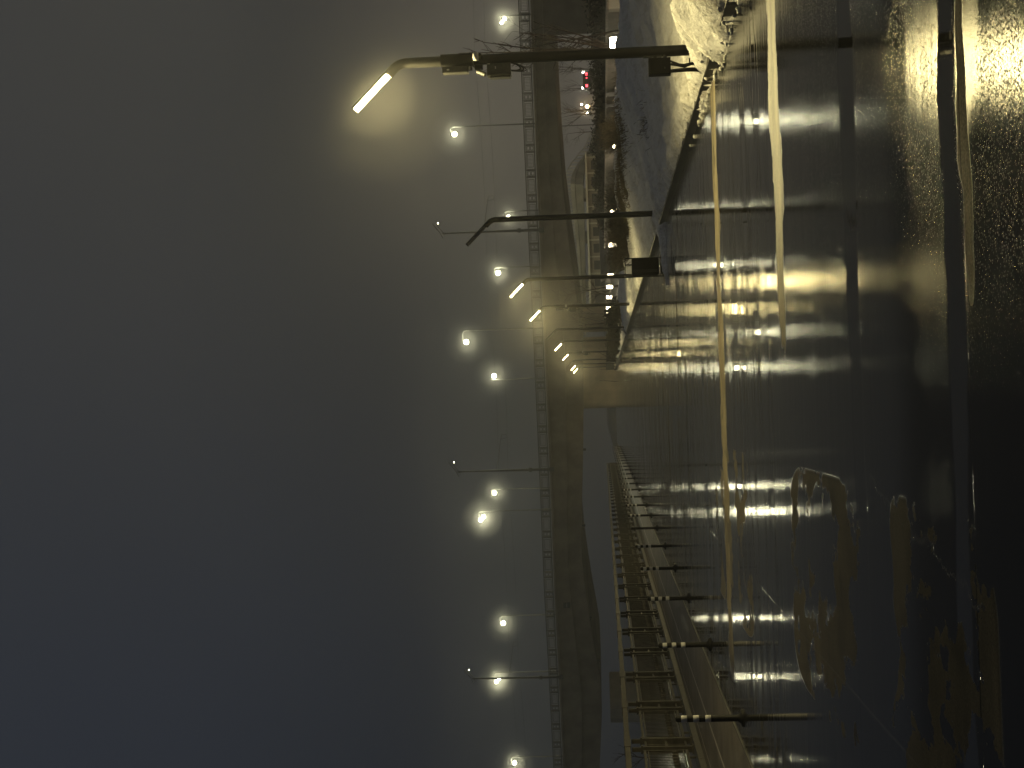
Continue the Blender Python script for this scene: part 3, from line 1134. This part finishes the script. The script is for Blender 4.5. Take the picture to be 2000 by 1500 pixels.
# drain spouts and a small navigation sign under the deck
for (px, py) in ((1141, 878), (1140, 1026), (1152, 1206), (1168, 1290)):
    q = on_bridge(px, py, 0.9)
    MB().box((q.x, q.y - 152, q.z), (0.25, 0.2, 0.4)).build('drain_spout', M['iron'], br)
q = on_bridge(1107, 1182, 0.28)
sg = MB().box((q.x, q.y - 152, q.z), (0.72, 0.04, 0.78), (BD, BN, Vector((0, 0, 1)))).build('marker_plate', M['box'], br)
MB().box((q.x - BN.x * .04, q.y - 152 - BN.y * .04, q.z), (0.5, 0.03, 0.06), (BD, BN, Vector((0, 0, 1)))).build('plate_bar', M['white'], sg)

# ---- lamps and masts on the bridge


def bridge_lamp(px, py, pole_py, off, label, two=False, r=0.25):
    h = on_bridge(px, py, off)
    b_ = on_bridge(px + 20, pole_py, off)
    zd = deck_top(t_of(b_)) - PARH
    root = empty('bridge_lamp', (b_.x, b_.y, zd), label, 'street lamp', 'lit lamps on the bridge')
    H = h.z - zd
    dx, dy = h.x - b_.x, h.y - b_.y
    MB().tube([(0, 0, 0), (0, 0, H * 0.5), (0, 0, H + 0.15), (dx * 0.25, dy * 0.25, H + 0.42), (dx, dy, H + 0.36)], [0.09, 0.07, 0.05, 0.04, 0.035], 8).build('pole', M['mast'], root)
    heads = [(dx, dy, H)]
    if two:
        heads = [(dx + 0.22, dy, H - 0.16), (dx - 0.16, dy, H + 0.16)]
    for (x, y, z) in heads:
        ho = MB().rbox((x, y + 0.05, z + r + 0.06), (0.55, 0.30, 0.10), 0.05).build('lamp_head', M['mast'], root)
        MB().lathe([(0.0, -r), (r * 0.5, -r * .87), (r * .87, -r * .5), (r, 0), (r * .87, r * .5), (r * .5, r * .87), (0.0, r)], (x, y, z), 10).build('lamp_lens', M['blamp'], ho)


bridge_lamp(983, 41, 30, 13, 'twin lit bridge lamp at the far right end of the bridge', True, 0.16)
bridge_lamp(888, 262, 247, 10, 'tall lit bridge lamp right of the nearest path lamp arm')
bridge_lamp(993, 423, 412, 14, 'small lit bridge lamp half hidden by the unlit path lamp pole', False, 0.16)
bridge_lamp(973, 533, 522, 15, 'lit bridge lamp above the lit path lamp by the litter bin')
bridge_lamp(911, 668, 645, 10, 'lit bridge lamp high over the middle of the bridge')
bridge_lamp(965, 734, 741, 16, 'lit bridge lamp above the row of far path lamps')
bridge_lamp(966, 963, 955, 16, 'single lit bridge lamp next to the twin lamp over the river')
bridge_lamp(942, 1013, 998, 10, 'large twin lit bridge lamp over the river', True, 0.22)
bridge_lamp(983, 1217, 1202, 14, 'lit bridge lamp on the left half of the bridge, standing alone')
bridge_lamp(972, 1329, 1313, 10, 'twin lit bridge lamp beside the leftmost tall mast', True, 0.19)
bridge_lamp(1005, 1490, 1478, 10, 'leftmost lit bridge lamp at the edge of view')


def bridge_mast(py, vtop, label, lit):
    a = on_bridge(1052, py, -0.02)
    tt = t_of(a)
    zt = on_bridge(vtop, py, -0.02).z
    zd = deck_top(tt) - PARH
    root = empty('bridge_mast', (a.x, a.y, zd - 0.5), label, 'mast', 'tall masts on the front edge of the bridge')
    H = zt - zd + 0.5
    MB().tube([(0, 0, 0), (0, 0, H * 0.45), (0, 0, H)], [0.16, 0.13, 0.085], 10).build('pole', M['mast'], root)
    q = MB().box((0, 0, 0.25), (0.5, 0.36, 0.5)).box((0, 0, 0.62), (0.42, 0.34, 0.14))
    q.build('mast_base', M['mast'], root)
    MB().box((0, 0, H * 0.24), (0.44, 0.30, 0.34)).build('clamp_box', M['mast'], root)
    q = MB()
    q.tube([(-0.55, 0, H - 0.15), (0.0, 0, H + 0.1), (1.1, 0, H + 0.95)], 0.045, 6)
    q.build('bracket', M['mast'], root)
    q = MB().tube([(-0.3, 0, H - 0.4), (0.1, 0, H - 0.15), (0.9, 0, H + 0.45)], 0.04, 6)
    q.build('bracket', M['mast'], root)
    fx = MB().box((1.0, 0, H + 0.38), (0.42, 0.3, 0.10)).build('lamp_head', M['mast'], root)
    MB().box((1.05, -0.16, H + 0.33), (0.14, 0.03, 0.08)).build('lamp_lens', M['bdim'], fx)
    # tram wire arm
    q = MB().tube([(0, 0, H * 0.60), (1.5, 0.6, H * 0.57), (3.4, 1.4, H * 0.55)], 0.028, 5)
    q.tube([(3.4, 1.4, H * 0.55), (3.5, 1.4, H * 0.49), (3.9, 1.5, H * 0.49), (3.9, 1.5, H * 0.54), (3.4, 1.4, H * 0.55)], 0.022, 5)
    q.build('wire_arm', M['mast'], root)
    return root


bridge_mast(449, 862, 'tall dark mast on the bridge edge just behind the unlit path lamp', True)
bridge_mast(917, 893, 'tall dark mast on the bridge edge over the river beside the pier', True)
bridge_mast(1323, 922, 'leftmost tall dark mast on the bridge edge', True)
# overhead tram wires above the bridge deck
for (off, dz, lab) in ((6.0, 5.0, 'lower overhead wire running along the bridge'), (6.6, 6.1, 'upper overhead wire running along the bridge')):
    q = MB()
    pts = []
    t = prof[0][0] + 1
    k = 0
    while t < prof[-1][0]:
        sag = 0.25 * math.sin((k % 8) / 8 * math.pi)
        pts.append(tuple(BO + BD * t + BN * off + Vector((0, 0, deck_top(t) - PARH + dz - sag))))
        t += 3.0
        k += 1
    q.tube(pts, 0.009, 4, True, False)
    tag(q.build('overhead_wire', M['mast']), lab, 'wire')

# ------------------------------------------------------------------ viaduct ramp behind the bridge
vd = empty('viaduct', (0, 205, 0), 'pale curved viaduct ramp rising behind the bridge', 'viaduct')
TV = [(262, 1152), (285, 1144), (300, 1131), (320, 1115), (340, 1104), (355, 1100.5), (380, 1101.5), (420, 1106), (480, 1113), (560, 1121), (660, 1130)]
BV = [(262, 1156), (285, 1152), (300, 1147), (320, 1142), (340, 1139), (355, 1138), (380, 1139), (420, 1141), (480, 1142), (560, 1143), (660, 1144)]


def vy(py):
    return 188 + 20 * ((py - 262) / 400.0) + (0.0 if py > 360 else (360 - py) * 0.25)


vp = []
for py in range(262, 661, 7):
    a = at_y(interp(TV, py), py, vy(py))
    b2 = at_y(interp(BV, py), py, vy(py))
    vp.append((a, b2))
q = MB()
vs, fs = [], []
for (a, b2) in vp:
    zt, zb_ = a.z - 0.95, b2.z
    for (dy_, z) in ((0, zt), (0, lerp(zt, zb_, .35)), (0.5, lerp(zt, zb_, .4)), (0.9, zb_), (7.5, zb_), (8, zt)):
        vs.append((a.x, a.y - 205 + dy_, z))
for i in range(len(vp) - 1):
    for k in range(6):
        k2 = (k + 1) % 6
        fs.append((i * 6 + k, i * 6 + k2, (i + 1) * 6 + k2, (i + 1) * 6 + k))
fs += [tuple(range(6)), tuple(range((len(vp) - 1) * 6, len(vp) * 6))[::-1]]
q.add(vs, fs)
q.build('deck', M['viaduct'], vd)
q = MB()
q.tube([(a.x, a.y - 205, a.z) for (a, b2) in vp], 0.06, 5)
for i in range(len(vp)):
    a = vp[i][0]
    q.box((a.x, a.y - 205, a.z - 0.48), (0.16, 0.1, 0.94))
q.build('parapet', M['viaduct'], vd)
q = MB()
for (a, b2) in (vp[6], vp[16], vp[28], vp[42]):
    q.box((a.x, a.y - 205 + 4, (b2.z - 0.3) / 2), (1.4, 3.0, b2.z + 0.3 - 0.02))
    q.build('pier', M['viaduct'], vd)
    q = MB()

# raised road behind the bridge
struct(MB().add([(14, 150, 0.0), (90, 150, 0.0), (90, 158, 1.25), (14, 158, 1.25), (14, 330, 1.25), (90, 330, 1.25)], [(0, 1, 2, 3), (3, 2, 5, 4)]).build('road', M['soil']))

# low building under the viaduct
kY = 178.0
ka, kb2 = at_y(1150, 306, kY), at_y(1150, 600, kY)
kx0, kx1 = kb2.x, ka.x
kr = empty('pavilion', ((kx0 + kx1) / 2, kY, 0.0), 'long low brown pavilion glimpsed under the bridge through the fog', 'building')
kw = kx1 - kx0
MB().box((0, 4, 1.25), (kw, 8, 2.5)).build('wall', M['kiosk'], kr)
MB().box((0, 3.8, 2.62), (kw + 0.8, 9, 0.22)).build('roof', M['viaduct'], kr)
for k in range(9):
    x = -kw / 2 + kw * (k + 0.5) / 9
    w = MB().box((x, -0.02, 1.35), (1.3, 0.06, 1.5)).build('window', M['kiosk'], kr)
    MB().box((x, -0.06, 1.35), (1.12, 0.03, 1.3)).build('pane', M['glassdark'], w)
for k in range(10):
    x = -kw / 2 + kw * k / 9
    MB().box((max(min(x, kw / 2 - .1), -kw / 2 + .1), -0.10, 1.25), (0.16, 0.16, 2.48)).build('pilaster', M['viaduct'], kr)

# ------------------------------------------------------------------ low lamps, wall and hedge right of the bank
LOWX = 9.4
low_spec = [(83, 1.25, 'brightest bollard lamp, beside the nearest lamp pole'), (284, 0.8, 'bollard lamp behind the dry grass on the snow bank'), (413, 1, 'bollard lamp right beside the unlit lamp pole'),
            (478, 1, 'bollard lamp between the brown shrub and the litter bin'), (538, 1, 'bollard lamp against the pole behind the litter bin'),
            (560, 1, 'bollard lamp left of the pole behind the litter bin'), (580, 1, 'bollard lamp just right of the lamp pole with boxes'),
            (601, 1, 'bollard lamp just left of the lamp pole with boxes'), (612, 0.8, 'smallest bollard lamp, farthest in the row')]
for (py, sc, lab) in low_spec:
    g_ = at_x(1200, py, LOWX)
    Y = g_.y
    r = empty('bollard_lamp', (LOWX, Y, 0), lab, 'bollard lamp', 'bollard lamps beyond the snow bank')
    zc = {83: 0.715, 284: 0.64, 413: 0.60, 478: 0.60}.get(py, 0.63)
    hh = 0.42 * sc
    rr = 0.11 * sc
    MB().lathe([(0.10, 0), (0.10, 0.03), (0.07, 0.05), (0.07, zc - hh / 2)], (0, 0, 0), 12).build('post', M['pole'], r)
    MB().lathe([(rr * .9, zc - hh / 2 + 0.002), (rr, zc - hh / 2 + .02), (rr, zc + hh / 2 - .02), (rr * .9, zc + hh / 2 - .002)], (0, 0, 0), 12).build('light_tube', M['low'], r)
    MB().lathe([(rr * 1.1, zc + hh / 2), (rr * 1.1, zc + hh / 2 + .03), (0.02, zc + hh / 2 + .05)], (0, 0, 0), 12).build('cap', M['pole'], r)

WX = 12.0
wl = empty('retaining_wall', (WX, 70, 0), 'low rendered retaining wall with pale coping beyond the snow bank', 'wall')
MB().box((0.2, 0, 0.45), (0.4, 72, 0.92)).build('wall_body', M['wall'], wl)
MB().box((0.18, 0, 0.945), (0.5, 72.2, 0.065)).build('coping', M['granite'], wl)
for (py, lab) in ((184, 'pale wall pillar with a small lit cap, first of two'), (206, 'thin pale wall pillar flared at its top, second of two')):
    g_ = at_x(1200, py, WX - 0.25)
    r = empty('wall_pillar', (WX - 0.25, g_.y, 0), lab, 'pillar')
    MB().rbox((0, 0, 0.44), (0.14 if py < 200 else .09, 0.14, 0.88), 0.03).build('shaft', M['white'], r)
    MB().lathe([(0.05, 0.881), (0.10, 0.95), (0.10, 0.97)], (0, 0, 0), 10).build('cap', M['white'], r)
g_ = at_x(1200, 3, 11.5)
gp = empty('gate_post', (11.5, g_.y, 0), 'broad pale gate post at the right edge beyond the snow bank', 'post')
MB().rbox((0, 0, 0.46), (0.5, 0.4, 0.93), 0.03).build('shaft', M['viaduct'], gp)
MB().box((0, 0, 0.955), (0.58, 0.48, 0.05)).build('cap', M['granite'], gp)


def leafy(q, c, s, n, size, rr):
    """small leaf clumps filling an ellipsoid, denser towards its shell"""
    for _ in range(n):
        while True:
            d = Vector((rr.uniform(-1, 1), rr.uniform(-1, 1), rr.uniform(-1, 1)))
            if 0.05 < d.length <= 1:
                break
        d = d * (0.55 + 0.45 * rr.random())
        p = Vector((c[0] + d.x * s[0], c[1] + d.y * s[1], c[2] + d.z * s[2]))
        u = Vector((rr.gauss(0, 1), rr.gauss(0, 1), rr.gauss(0, 1))).normalized()
        w = u.orthogonal().normalized()
        k = size * rr.uniform(0.5, 1.4)
        q.add([p - u * k, p + w * k * .4, p + u * k, p - w * k * .4], [(0, 1, 2, 3)])


hg = empty('hedge', (15, 75, 0), 'long dark uneven hedge above the low retaining wall', 'hedge')
q = MB()
r2 = random.Random(3)
for k in range(64):
    y = 38 + k * 1.2
    hgt = 1.62 + 0.16 * math.sin(k * 0.7) + r2.uniform(-0.14, 0.16)
    leafy(q, (r2.uniform(-.3, .3), y - 75, hgt * 0.52), (1.1, 1.2, hgt * 0.52), 420, 0.10, r2)
q.build('foliage', M['hedge'], hg)
q = MB()
for k in range(40):
    y = 39 + k * 1.9
    q.tube([(0, y - 75, 0), (0.1, y - 75 + .1, 0.7), (0, y - 75, 1.3)], [0.05, 0.035, 0.015], 5)
q.build('stem', M['bark'], hg)

# ------------------------------------------------------------------ bare trees


def branch(tr, p, d, L, r, depth, rr, up, spread, trunk=None):
    n = 5
    pts, rads = [p], [r]
    cur, dr = p.copy(), d.copy()
    for i in range(n):
        dr = (dr + Vector((rr.gauss(0, .10), rr.gauss(0, .10), rr.gauss(0, .06) + up * 0.06))).normalized()
        cur = cur + dr * (L / n)
        pts.append(cur.copy())
        rads.append(r * (1 - 0.75 * (i + 1) / n) + 0.0012)
    (trunk if trunk is not None else tr).tube(pts, rads, 6 if depth > 2 else 4, False)
    if depth <= 0:
        return
    nb = 5 if depth >= 2 else 4
    for k in range(nb):
        i = rr.randint(1, n)
        f = i / n
        side = Vector((rr.gauss(0, 1), rr.gauss(0, 1), rr.gauss(0, .3))).normalized()
        ax = (pts[i] - pts[i - 1]).normalized()
        nd = (ax * (1 - spread) + side * spread + Vector((0, 0, up * .25))).normalized()
        branch(tr, pts[i], nd, L * rr.uniform(.45, .72) * (1.1 - .4 * f), rads[i] * .62 + .001, depth - 1, rr, up, spread)


def bare_tree(px, py, Y, H, seed, label, up=0.6, spread=0.42, r=0.05, depth=3, X=None, name='bare_tree', z=0.0):
    rr = random.Random(seed)
    g_ = at_y(px, py, Y)
    root = empty(name, (g_.x, Y, z), label, 'tree', 'bare trees')
    trk, cr = MB(), MB()
    branch(cr, Vector((0, 0, -0.05)), Vector((rr.gauss(0, .03), 0, 1)), H * .62, r, depth, rr, up, spread, trk)
    trk.build('trunk', M['bark'], root)
    cr.build('crown', M['bark'], root)
    return root


rr = random.Random(11)
g_ = at_y(1170, 97, 40.0)
ut = empty('bare_tree', (g_.x, 40.0, 0.0), 'bare upright tree right behind the nearest lamp pole', 'tree', 'bare trees')
MB().tube([(0, 0, -.05), (0.01, 0, .5), (0.0, 0, 1.0)], [.07, .06, .05], 8).build('trunk', M['bark'], ut)
cr = MB()
for k in range(11):
    d = Vector((rr.gauss(-.02, .055) if k < 8 else rr.uniform(.16, .42), rr.gauss(0, .12), 1)).normalized()
    L = rr.uniform(3.2, 5.0) if k < 8 else rr.uniform(2.0, 3.2)
    pts = [Vector((rr.gauss(0, .02), rr.gauss(0, .02), rr.uniform(.6, 1.0)))]
    n_ = 9
    for i in range(n_):
        d = (d + Vector((rr.gauss(0, .035), rr.gauss(0, .05), .03))).normalized()
        pts.append(pts[-1] + d * L / n_)
    cr.tube(pts, [.030 * (1 - i / (n_ + .6)) + .008 for i in range(n_ + 1)], 5, False)
    for j in range(16):
        i = rr.randint(2, n_)
        p_ = pts[i]
        sd = Vector((rr.choice((-1, 1)) * rr.uniform(.15, .6), rr.gauss(0, .3), rr.uniform(.6, 1))).normalized()
        l_ = rr.uniform(.15, .75) * (1.2 - i / n_ * .6)
        m_ = p_ + sd * l_ * .5
        e_ = m_ + (sd + Vector((0, 0, .3))).normalized() * l_ * .5
        cr.tube([p_, m_, e_], [.013, .010, .006], 3, False)
        if rr.random() < .6:
            cr.tube([m_, m_ + Vector((rr.gauss(0, .1), rr.gauss(0, .1), .12)) * 1.4], [.009, .005], 3, False)
cr.build('crown', M['bark'], ut)
bare_tree(1170, 60, 44.0, 4.6, 23, 'bare spreading tree right of the nearest lamp pole', 0.3, 0.5, 0.05, 3)
bare_tree(1140, 136, 176, 7.5, 31, 'far bare tree above the red car lights', 0.8, 0.35, 0.09, 3, z=1.2)
bare_tree(1140, 173, 178, 6.5, 37, 'far thin bare tree between red and amber lights', 0.7, 0.35, 0.08, 3, z=1.2)
bare_tree(1140, 214, 172, 7.0, 41, 'far dense bare tree behind the amber light', 0.4, 0.5, 0.10, 3, z=1.2)
bare_tree(1140, 224, 180, 6.8, 43, 'far bare tree left of the amber light', 0.5, 0.45, 0.09, 3, z=1.2)
bare_tree(1140, 259, 174, 6.0, 47, 'far bare tree with drooping branches by a thin mast', -0.4, 0.5, 0.08, 3, z=1.2)
bare_tree(1190, 556, 84, 4.6, 53, 'bare tree between the litter bin lamp and the next lamp', 0.3, 0.5, 0.05, 3)
bare_tree(1190, 585, 96, 4.2, 59, 'bare tree beside the row of bollard lamps', 0.3, 0.5, 0.045, 3)
bare_tree(1190, 628, 110, 5.2, 61, 'dark bare tree standing before the orange pier column', 0.6, 0.4, 0.06, 3)
bare_tree(1190, 618, 118, 5.0, 67, 'thin bare tree right of the orange pier column', 0.4, 0.45, 0.05, 3)
bare_tree(1190, 700, 128, 3.2, 71, 'small bare tree in front of the bridge pier', 0.2, 0.35, 0.05, 2)
bare_tree(1200, 722, 142, 2.9, 73, 'leaning bare sapling in front of the bridge pier', 0.1, 0.25, 0.05, 1)
bare_tree(1200, 745, 144, 3.0, 79, 'leftmost bare sapling against the bridge pier', 0.0, 0.2, 0.05, 1)
bare_tree(1195, 1480, 60, 2.2, 83, 'bare shrub of thin twigs below the leftmost bridge span', 0.3, 0.5, 0.03, 2)

# ------------------------------------------------------------------ shrubs on the bank


def twig_shrub(px, py, Y, w, h, n, label, mat='twig', seed=1, z=None, lean=0.0):
    rr = random.Random(seed)
    g_ = at_y(px, py, Y)
    x = g_.x
    zz = snow_h(x, Y) if z is None else z
    root = empty('shrub', (x, Y, max(zz, 0) - 0.03), label, 'shrub', 'leafless shrubs on the snow bank')
    a, b_ = MB(), MB()
    for k in range(n):
        an = rr.uniform(0, 6.283)
        rad = abs(rr.gauss(0, .28)) * w / 2
        p = Vector((math.cos(an) * rad, math.sin(an) * rad, 0))
        d = Vector((math.cos(an) * rr.uniform(.05, .75) + lean, math.sin(an) * rr.uniform(.05, .75), 1)).normalized()
        L = h * rr.uniform(.55, 1.12)
        pts = [p]
        for i in range(4):
            d = (d + Vector((rr.gauss(0, .14), rr.gauss(0, .14), rr.gauss(-.03, .05)))).normalized()
            pts.append(pts[-1] + d * L / 4)
        tgt = a if k % 6 == 0 else b_
        th = rr.uniform(.6, 1.4)
        tgt.tube(pts, [.010 * th, .008 * th, .006 * th, .0045 * th, .002], 3, False, False)
        for i in range(5):
            s = pts[rr.randint(1, 4)]
            e = s + Vector((rr.gauss(0, .10), rr.gauss(0, .10), rr.uniform(.02, .20)))
            b_.tube([s, (s + e) / 2 + Vector((rr.gauss(0, .01), 0, 0)), e], [.004, .003, .0015], 3, False, False)
            if rr.random() < .6:
                c = e
                u = Vector((rr.gauss(0, 1), rr.gauss(0, 1), rr.gauss(0, 1))).normalized() * rr.uniform(.015, .035)
                w_ = u.orthogonal().normalized() * .012
                b_.add([c - u, c + w_, c + u, c - w_], [(0, 1, 2, 3)])
    a.build('stem', M['bark'], root)
    b_.build('foliage', M[mat], root)
    return root


twig_shrub(1245, 480, 50, 1.7, 0.74, 420, 'large brown leafless shrub between unlit lamp and litter bin', 'twig', 5)
twig_shrub(1235, 440, 47, 1.6, 0.72, 420, 'brown shrub touching the unlit lamp pole, lit warm from behind', 'twig', 6)
twig_shrub(1225, 388, 52, 1.7, 0.70, 420, 'dark round shrub right of the unlit lamp pole', 'hedge', 8)
twig_shrub(1220, 345, 56, 1.2, 0.8, 200, 'small brown shrub behind the snow crest', 'twig', 9)
twig_shrub(1215, 512, 56, 1.2, 0.7, 160, 'thin leafless shrub rising behind the litter bin', 'twig', 12)
twig_shrub(1215, 258, 40, 1.5, 0.48, 300, 'dry straggly shrub on the snow crest below the bollard lamp', 'grass', 13, lean=-0.2)


def leaf_shrub(px, py, Y, s, n, label, seed):
    rr = random.Random(seed)
    g_ = at_y(px, py, Y)
    root = empty('shrub', (g_.x, Y, 0.0), label, 'shrub', 'dark dense shrubs by the path')
    a = MB()
    for k in range(5):
        c = (rr.uniform(-.35, .35) * s[0], rr.uniform(-.3, .3) * s[1], s[2] * rr.uniform(.42, .62))
        leafy(a, c, (s[0] * .42, s[1] * .45, s[2] * .48), n // 5, 0.07, rr)
    a.build('foliage', M['hedge'], root)
    b_ = MB()
    for k in range(6):
        b_.tube([(0, 0, -.03), (rr.gauss(0, .1), rr.gauss(0, .1), s[2] * .4), (rr.gauss(0, .3) * s[0], rr.gauss(0, .2), s[2] * .85)], [.03, .02, .008], 5)
    b_.build('stem', M['bark'], root)


leaf_shrub(1210, 622, 78, (1.7, 1.2, 1.25), 3200, 'dark round shrub beside the path behind the lamp with boxes', 21)
leaf_shrub(1205, 655, 92, (1.5, 1.2, 1.15), 2400, 'dark shrub between the second unlit lamp and the next lamp', 22)
leaf_shrub(1200, 672, 104, (1.5, 1.2, 1.1), 2000, 'dark shrub beside the far lit path lamp', 23)
leaf_shrub(1196, 690, 116, (1.4, 1.2, 1.0), 1600, 'small dark shrub before the bridge pier', 24)

gr = MB()
r3 = random.Random(19)
for k in range(5200):
    c = r3.choice(((37.5, 7.0, 1.6, .9), (41.5, 6.7, 2.2, .8), (33.5, 7.7, 1.2, .4), (45, 6.4, 2.4, .7), (28, 5.6, .9, .25), (17.6, 5.2, .25, .15)) if k % 14 == 0 else ((37.5, 7.0, 1.4, .7), (41.5, 6.7, 2.0, .6), (45, 6.4, 2.4, .6)))
    y = r3.gauss(c[0], c[2])
    x = r3.gauss(c[1], c[3] * .55)
    if x < snow_edge(y) + .2 or y < 12:
        continue
    z = snow_h(x, y)
    L = r3.uniform(.06, .26)
    d = Vector((r3.gauss(-.5, .5), r3.gauss(-.3, .5), 1)).normalized()
    p = Vector((x, y, z - .01))
    w = Vector((1, r3.gauss(0, 1), 0)).normalized() * .006
    m_ = p + d * L * .6
    e = p + d * L + Vector((d.x * .35, d.y * .35, -.15)) * L
    gr.add([p - w, p + w, m_ + w * .8, m_ - w * .8], [(0, 1, 2, 3)])
    gr.add([m_ - w * .8, m_ + w * .8, e], [(0, 1, 2)])
go = gr.build('dry_grass', M['grass'])
tag(go, 'dry dead grass poking through the snow bank', 'grass', kind='stuff')

# snow marker rod leaning at the kerb below the second unlit lamp
a, b2 = at_y(1214, 641, 74.0), at_y(1225, 655, 74.0)
mk = MB().tube([a, b2], [0.055, 0.05], 8).build('marker_rod', M['white'])
tag(mk, 'short white rod leaning at the kerb below the second unlit lamp', 'rod')

# ------------------------------------------------------------------ far car, lamps beyond the bridge
cY = 172.0
cc = at_y(1150, 156, cY)
car = empty('parked_car', (cc.x, cY, 1.25), 'dark car with red tail lights seen beyond the bridge', 'car')
q = MB()
pr = [(-0.86, .28), (-0.9, .62), (-.84, .92), (-.68, 1.38), (.68, 1.38), (.84, .92), (.9, .62), (.86, .28)]
vs = [(x, 0, z) for x, z in pr] + [(x, 1.3, z * 1.02) for x, z in pr] + [(x, 4.2, min(z, .85)) for x, z in pr]
fs = []
for r_ in range(2):
    for k in range(8):
        k2 = (k + 1) % 8
        fs.append((r_ * 8 + k, r_ * 8 + k2, (r_ + 1) * 8 + k2, (r_ + 1) * 8 + k))
fs += [tuple(range(8)), tuple(range(16, 24))[::-1]]
q.add(vs, fs)
q.build('body', M['car'], car)
MB().box((0, -0.01, 1.14), (1.25, .04, .34)).build('rear_window', M['glassdark'], car)
for s in (-1, 1):
    MB().box((s * .70, -0.03, .93), (.30, .05, .26)).build('tail_light', M['red'], car)
    for y in (.75, 3.4):
        MB().tube([(s * .75, y, .31), (s * .92, y, .31)], .31, 14).build('wheel', M['tyre'], car)
MB().box((0.25, -0.03, .93), (.12, .04, .14)).build('fog_light', M['red'], car)
for (px, py, Y, lab, mt, r_) in ((1139, 141, 185, 'tiny white lamp above the red car lights', 'small', .13), (1138, 172, 185, 'tiny white lamp between red and amber lights', 'small', .13),
                                 (1136, 204, 185, 'tiny white lamp just above the amber lamp', 'small', .12), (1147, 221, 185, 'tiny white lamp left of the amber lamp', 'small', .14), (1147, 208, 168, 'glowing amber lamp among the far bare trees', 'amber', .2)):
    g_ = at_y(px, py, Y)
    r = empty('park_lamp', (g_.x, Y, 1.25), lab, 'street lamp', None if mt == 'amber' else 'tiny lamps beyond the bridge')
    MB().tube([(0, .1, 0), (0, .1, g_.z - 1.25 + .3)], .05, 6).build('pole', M['mast'], r)
    MB().lathe([(0, -r_), (r_ * .7, -r_ * .7), (r_, 0), (r_ * .7, r_ * .7), (0, r_)], (0, 0, g_.z - 1.25), 8).build('globe', M[mt], r)
g_ = at_y(1100, 246, 178)
q = MB().tube([(g_.x, 178, 1.2), (g_.x, 178, 9.0)], [.08, .05], 6).build('mast', M['mast'])
tag(q, 'thin straight mast among the far bare trees under the bridge', 'mast')

# ------------------------------------------------------------------ haze
hm = bpy.data.materials.new('haze_air')
hm.use_nodes = True
ht = hm.node_tree
ht.nodes.clear()
pv = ht.nodes.new('ShaderNodeVolumePrincipled')
pv.inputs['Color'].default_value = (0.86, 0.88, 0.90, 1)
pv.inputs['Density'].default_value = FOG
pv.inputs['Anisotropy'].default_value = 0.45
ho = ht.nodes.new('ShaderNodeOutputMaterial')
ht.links.new(pv.outputs[0], ho.inputs['Volume'])
hb = MB().box((0, 297.5, 8.75), (860, 665, 26.0)).build('haze', hm)
hb['kind'] = 'stuff'


# denser mist added round the lit lamps, lit by them, in place of lens bloom
def halo_mat(name, dens):
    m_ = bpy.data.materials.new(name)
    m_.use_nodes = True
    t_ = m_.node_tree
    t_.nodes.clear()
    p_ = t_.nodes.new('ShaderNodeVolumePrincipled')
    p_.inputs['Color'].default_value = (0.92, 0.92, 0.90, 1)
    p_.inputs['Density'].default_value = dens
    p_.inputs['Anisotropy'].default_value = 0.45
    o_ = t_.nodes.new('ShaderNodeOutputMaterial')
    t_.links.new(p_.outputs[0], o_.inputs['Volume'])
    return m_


def halo_mist(loc, r, mat, sq=1.0):
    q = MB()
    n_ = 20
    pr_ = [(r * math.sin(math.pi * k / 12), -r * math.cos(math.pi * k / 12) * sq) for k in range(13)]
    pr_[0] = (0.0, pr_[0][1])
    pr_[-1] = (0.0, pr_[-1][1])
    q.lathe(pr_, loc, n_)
    o = q.build('haze', mat)  # added halo ball round one lamp, apart from the even haze box
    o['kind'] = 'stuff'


bpy.context.view_layer.update()
HALO1 = halo_mat('halo_thin', 0.006)
HALO2 = halo_mat('halo_dense', 0.014)
HALO3 = halo_mat('halo_faint', 0.0022)
HALO4 = halo_mat('halo_wide', 0.0045)

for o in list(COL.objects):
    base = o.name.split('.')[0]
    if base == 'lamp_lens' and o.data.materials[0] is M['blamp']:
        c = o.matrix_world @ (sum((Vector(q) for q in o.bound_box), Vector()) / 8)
        halo_mist(c, 2.5, HALO1)
        halo_mist(c, 1.3, HALO2)
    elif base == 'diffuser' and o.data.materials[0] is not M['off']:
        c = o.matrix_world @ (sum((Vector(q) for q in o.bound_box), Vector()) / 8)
        halo_mist(c, 1.15, HALO3)
        halo_mist(c, 0.55, HALO1)
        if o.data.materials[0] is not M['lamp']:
            halo_mist(c, 2.6, HALO4)
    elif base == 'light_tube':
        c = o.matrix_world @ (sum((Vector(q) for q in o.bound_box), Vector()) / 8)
        halo_mist(c, 0.9, HALO2)
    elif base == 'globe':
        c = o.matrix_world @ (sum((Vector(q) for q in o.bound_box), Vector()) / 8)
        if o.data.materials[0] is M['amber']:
            halo_mist(c, 1.6, HALO2)
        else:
            halo_mist(c, 1.3, HALO2)
